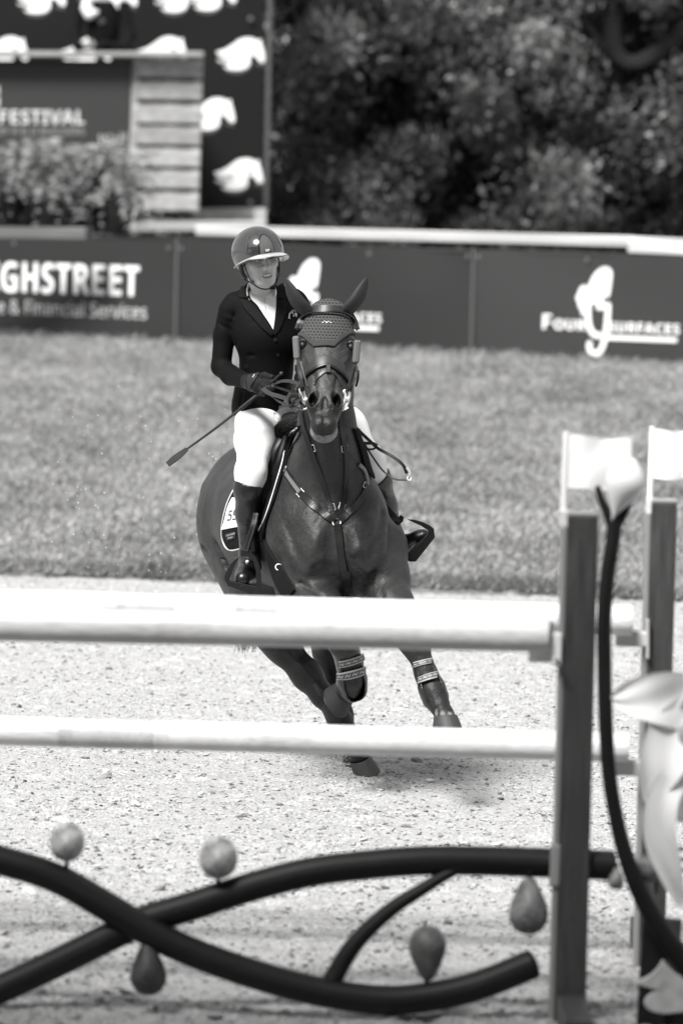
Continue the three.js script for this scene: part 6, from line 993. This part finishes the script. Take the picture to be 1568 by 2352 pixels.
  st([[-0.079, -0.005, 0.03], [-0.070, -0.05, 0.035], [-0.056, -0.085, 0.035], [-0.03, -0.112, 0.04], [0.0, -0.122, 0.048], [0.02, -0.119, 0.05]], 0.006); st([[0.079, -0.005, 0.03], [0.074, -0.04, 0.036], [0.065, -0.07, 0.038], [0.05, -0.1, 0.04], [0.028, -0.117, 0.05]], 0.008); st([[-0.083, -0.02, -0.03], [-0.074, -0.07, 0.0], [-0.056, -0.088, 0.034]], 0.007); st([[0.083, -0.02, -0.03], [0.077, -0.05, 0.01], [0.066, -0.07, 0.037]], 0.007);
  put('strap_slider', box(0.012, 0.016, 0.008, 0.002).translate(...RL(-0.058, -0.086, 0.042).toArray()), mat(0.08, 0.4), rider); put('strap_slider', box(0.012, 0.018, 0.008, 0.002).translate(...RL(0.067, -0.068, 0.043).toArray()), mat(0.12, 0.4), rider); put('strap_buckle', box(0.024, 0.016, 0.009, 0.002).translate(...RL(0.028, -0.119, 0.054).toArray()), mat(0.01, 0.3), rider);
  put('harness_pad', new Field() && tube([RL(-0.086, 0.0, 0.0), RL(-0.084, -0.04, -0.005), RL(-0.076, -0.065, 0.005)], 0.011, 14, 8), mat(0.09, 0.6), rider);
  }
}
// glasses
{
  const t = thing('glasses', 'thin-rimmed glasses on the rider face below the helmet brim', 'glasses', null, RL(0, 0, 0.1));
  for (const s of [-1, 1]) { const pts = Array.from({ length: 20 }, (_, i) => { const a = i / 20 * 6.2832, k = Math.sin(a) < 0 ? 1 : 0.8; return RL(s * 0.0325 + Math.cos(a) * 0.0265 - s * 0.002 * Math.sin(a), -0.006 + Math.sin(a) * 0.0235 * k, 0.099 - Math.abs(s * 0.0325 + Math.cos(a) * 0.0265) * 0.22); }); put('rim', tube(pts, 0.0012, 60, 6, true), mat(0.35, 0.35, { metalness: 0.5 }), t);
    put('lens', new THREE.CircleGeometry(0.0245, 24).applyMatrix4(new THREE.Matrix4().makeBasis(rx, ry, rz).setPosition(RL(s * 0.0325, -0.007, 0.0915))), new THREE.MeshPhysicalMaterial({ color: grey(1), roughness: 0, transmission: 1, thickness: 0, ior: 1.45, side: THREE.DoubleSide }), t);
    put('temple', tube([RL(s * 0.058, 0.004, 0.086), RL(s * 0.074, 0.004, 0.04), RL(s * 0.078, 0.0, -0.01)], 0.0016, 14, 6), mat(0.35, 0.35, { metalness: 0.5 }), t); }
  put('bridge', tube([RL(-0.007, 0.002, 0.098), RL(0, 0.005, 0.102), RL(0.007, 0.002, 0.098)], 0.0013, 10, 6), mat(0.35, 0.35, { metalness: 0.5 }), t);
}
// crop, stirrups
{
  const t = thing('riding_crop', 'thin dark riding crop with a leather tip held in the glove', 'riding crop', null, W(600, 895, 0.74)), P = (u) => W(lerp(594, 428, u), lerp(905, 1032, u) + 3 * Math.sin(u * 3), 0.70 - 0.06 * u);
  put('shaft', tube([P(0), P(0.3), P(0.6), P(1)], (u) => lerp(0.0072, 0.0048, u), 40, 10), mat(0.004, 0.5), t); put('handle', tube([W(614, 890, 0.8), W(604, 898, 0.75), P(0), P(0.12), P(0.26)], (u) => 0.0105 - 0.002 * u, 20, 10), mat(0.006, 0.6), t);
  put('tip', S3([W(430, 1031, 0.64), W(418, 1041, 0.64), W(402, 1053, 0.64), W(385, 1067, 0.64)], (u) => 0.018 + 0.012 * Math.sin(u * 2.6), 0.006, 20), mat(0.004, 0.5), t);
  put('knob', new THREE.SphereGeometry(0.009, 12, 8).translate(...W(646, 858, 0.83).toArray()), mat(0.03, 0.4), t); put('handle_top', tube([W(622, 880, 0.80), W(634, 870, 0.82), W(642, 862, 0.83)], 0.007, 14, 8), mat(0.004, 0.6), t);
}
function stirrupG(outline, hole, dz, thick) { // flat cut plate shape standing in the picture plane, bent a little
  const sh = new THREE.Shape(), q0 = W(...outline[0], dz), toL = ([x, y]) => { const p = W(x, y, dz).sub(q0); return new THREE.Vector2(p.x, p.y); }; outline.map(toL).forEach((p, i) => (i ? sh.lineTo(p.x, p.y) : sh.moveTo(p.x, p.y))); for (const h of hole) { const path = new THREE.Path(); h.map(toL).forEach((p, i) => (i ? path.lineTo(p.x, p.y) : path.moveTo(p.x, p.y))); sh.holes.push(path); }
  const g = new THREE.ExtrudeGeometry(sh, { depth: thick, bevelEnabled: true, bevelSize: 0.002, bevelThickness: 0.002, bevelSegments: 2, curveSegments: 6 }); return g.translate(q0.x, q0.y, q0.z - thick / 2);
}
{
  const sm = mat(0.014, 0.4, { metalness: 0.3 });
  const t = thing('stirrup', 'black safety stirrup with hooked arm under the upright left-hand foot'.replace('left-hand ', ''), 'stirrup', null, W(560, 1350, 0.5));
  put('frame', stirrupG([[549, 1279], [540, 1284], [530, 1296], [521, 1312], [515.5, 1325], [517, 1332], [523, 1343], [540, 1351], [556, 1357], [579, 1366], [592, 1366], [597.5, 1360], [599, 1328], [596, 1300], [588, 1280], [577, 1270], [577, 1264], [553, 1263], [554, 1275], [574, 1279], [584, 1290], [589, 1312], [590, 1338], [587, 1348], [560, 1342], [526, 1334], [525, 1330], [531, 1318], [536, 1304], [543, 1291]], [], 0.72, 0.024), sm, t);
  put('tread', beam(W(524, 1341, 0.68), W(590, 1355, 0.68), 0.016, 0.075, 0.004), mat(0.02, 0.8), t);
  put('leather', S3([W(588, 1180, 0.70), W(583, 1205, 0.73), W(570, 1250, 0.73), W(565, 1268, 0.73)], 0.026, 0.005, 20), leather, t); put('leather', S3([W(590, 1180, 0.72), W(586, 1205, 0.745), W(572, 1250, 0.74), W(568, 1266, 0.735)], 0.008, 0.007, 20), mat(0.03, 0.35), t);
  const s = thing('stirrup', 'black safety stirrup swung out beside the foot with toe up', 'stirrup', null, W(960, 1260, 0.4));
  put('frame', stirrupG([[936, 1193], [950, 1194.5], [970, 1200], [985, 1207], [995, 1215], [997, 1234], [976, 1261], [954, 1289], [939, 1289], [929, 1277], [914, 1255], [903, 1237], [900, 1220], [903, 1203], [914, 1191], [920, 1184], [926, 1188], [924, 1197], [912, 1207], [907, 1218], [909, 1232], [920, 1250], [934, 1267], [939, 1271], [965, 1248], [984, 1226], [984, 1218], [966, 1206]], [], 0.52, 0.024), sm, s);
  put('tread', beam(W(936, 1277, 0.48), W(989, 1226, 0.48), 0.016, 0.075, 0.004), mat(0.02, 0.8), s);
  put('leather', S3([W(868, 1142, 0.50), W(886, 1162, 0.54), W(904, 1184, 0.54), W(916, 1199, 0.53)], 0.022, 0.005, 20), leather, s);
}
// person seated at the stand, far behind
{
  const d = BD + 0.35, A = (x, y, z = 0) => at(x, y, d - z), t = thing('person', 'person in black seated with arms folded on the podium board', 'person', null, A(238, 115)), f = new Field(), k = 0.05;
  f.ell(A(238, 60), 0.20, 0.36, 0.13, 0.08); f.chain([[A(190, 10), 0.07], [A(172, 80, 0.1), 0.06], [A(180, 108, 0.35), 0.05], [A(240, 104, 0.42), 0.04]], k); f.chain([[A(286, 10), 0.07], [A(300, 80, 0.1), 0.06], [A(290, 108, 0.35), 0.05], [A(235, 100, 0.40), 0.04]], k);
  f.chain([[A(236, -10), 0.06], [A(234, -36, 0.03), 0.055]], 0.04); f.ell(A(232, -62, 0.05), 0.078, 0.115, 0.095, 0.03); f.cone(A(230, -56, 0.15), A(229, -48, 0.16), 0.012, 0.014, 0.02);
  const bb = new THREE.Box3().setFromPoints([A(150, 125, 0), A(320, -110, 0.5)]).expandByScalar(0.2);
  put('body', netMesh(f, bb.min, bb.max, 0.012, { color: (x, y, z) => y > A(236, 2).y ? 0.3 : 0.006 }), new THREE.MeshPhysicalMaterial({ color: grey(1), vertexColors: true, roughness: 0.9, specularIntensity: 0.2 }), t);
  put('hand', (() => { const q = new Field(); q.ell(A(212, 102, 0.43), 0.05, 0.03, 0.03, 0.02); for (let i = 0; i < 4; i++) q.cone(A(206 - 2 * i, 98 + 4 * i, 0.45), A(196 - i, 98 + 4 * i, 0.45), 0.011, 0.009, 0.006); q.cone(A(216, 97, 0.45), A(208, 90, 0.46), 0.011, 0.009, 0.006); const c = A(206, 102, 0.44); return netMesh(q, c.clone().addScalar(-0.1), c.clone().addScalar(0.1), 0.007); })(), mat(0.25, 0.6), t);
  put('hair', new THREE.SphereGeometry(0.1, 20, 14, 0, 6.3, 0, 1.9).scale(0.95, 1.1, 1.1).translate(...A(232, -66, 0.02).toArray()), mat(0.05, 0.7), t);
  put('scarf', (() => { const q = new Field(); q.chain([[A(203, -14, 0.13), 0.05], [A(199, 20, 0.16), 0.055], [A(206, 34, 0.17), 0.05], [A(222, 28, 0.17), 0.03]], 0.05); const c = A(206, 10, 0.15); return netMesh(q, c.clone().addScalar(-0.28), c.clone().addScalar(0.28), 0.012); })(), mat(0.75, 0.7), t);
  put('lanyard', tube([A(228, 40, 0.14), A(240, 50, 0.16), A(232, 54, 0.16), A(228, 44, 0.15)], 0.008, 20, 6), mat(0.12, 0.6), t);
}
// sand thrown up by the hoof, and small flying crumbs
{
  const R = rngOf(99), g = new THREE.IcosahedronGeometry(1, 0), n = 760, im = new THREE.InstancedMesh(g, mat(1, 0.95), n), M = new THREE.Matrix4(), c = new THREE.Color(), q = new THREE.Quaternion();
  for (let i = 0; i < n; i++) {
    let p, s; if (i < 480) { const a = Math.PI + R() * 3.14, r = 0.075 + Math.pow(R(), 0.8) * 0.12; p = W(838, 1778, 0).add(V(Math.cos(a) * r * 1.1 - 0.02, Math.pow(R(), 2.2) * 0.12 * (1 - r * 3) + 0.006, Math.sin(a) * r * 0.7)); s = 0.0018 + 0.0036 * R() * R(); } else if (i < 620) { p = W(120 + 600 * R(), 880 + 480 * R(), -0.9 - 0.8 * R()); s = 0.0015 + 0.003 * R(); } else { p = W(140 + 560 * R(), 900 + 500 * R(), -0.9 - 0.8 * R()); s = 0.0015 + 0.003 * R() * R(); }
    M.compose(p, q.set(R(), R(), R(), R()).normalize(), V(s, s, s)); im.setMatrixAt(i, M); const k = 0.42 + 0.2 * R(); im.setColorAt(i, c.setRGB(k, k, k));
  }
  im.name = 'flying_sand'; scene.add(im); tag(im, 'crumbs of sand thrown up around the landing hoof', 'sand spray', null, 'stuff');
}

scene.traverse((o) => { if (o.isMesh) o.castShadow = o.receiveShadow = true; });
renderer.render(scene, camera);
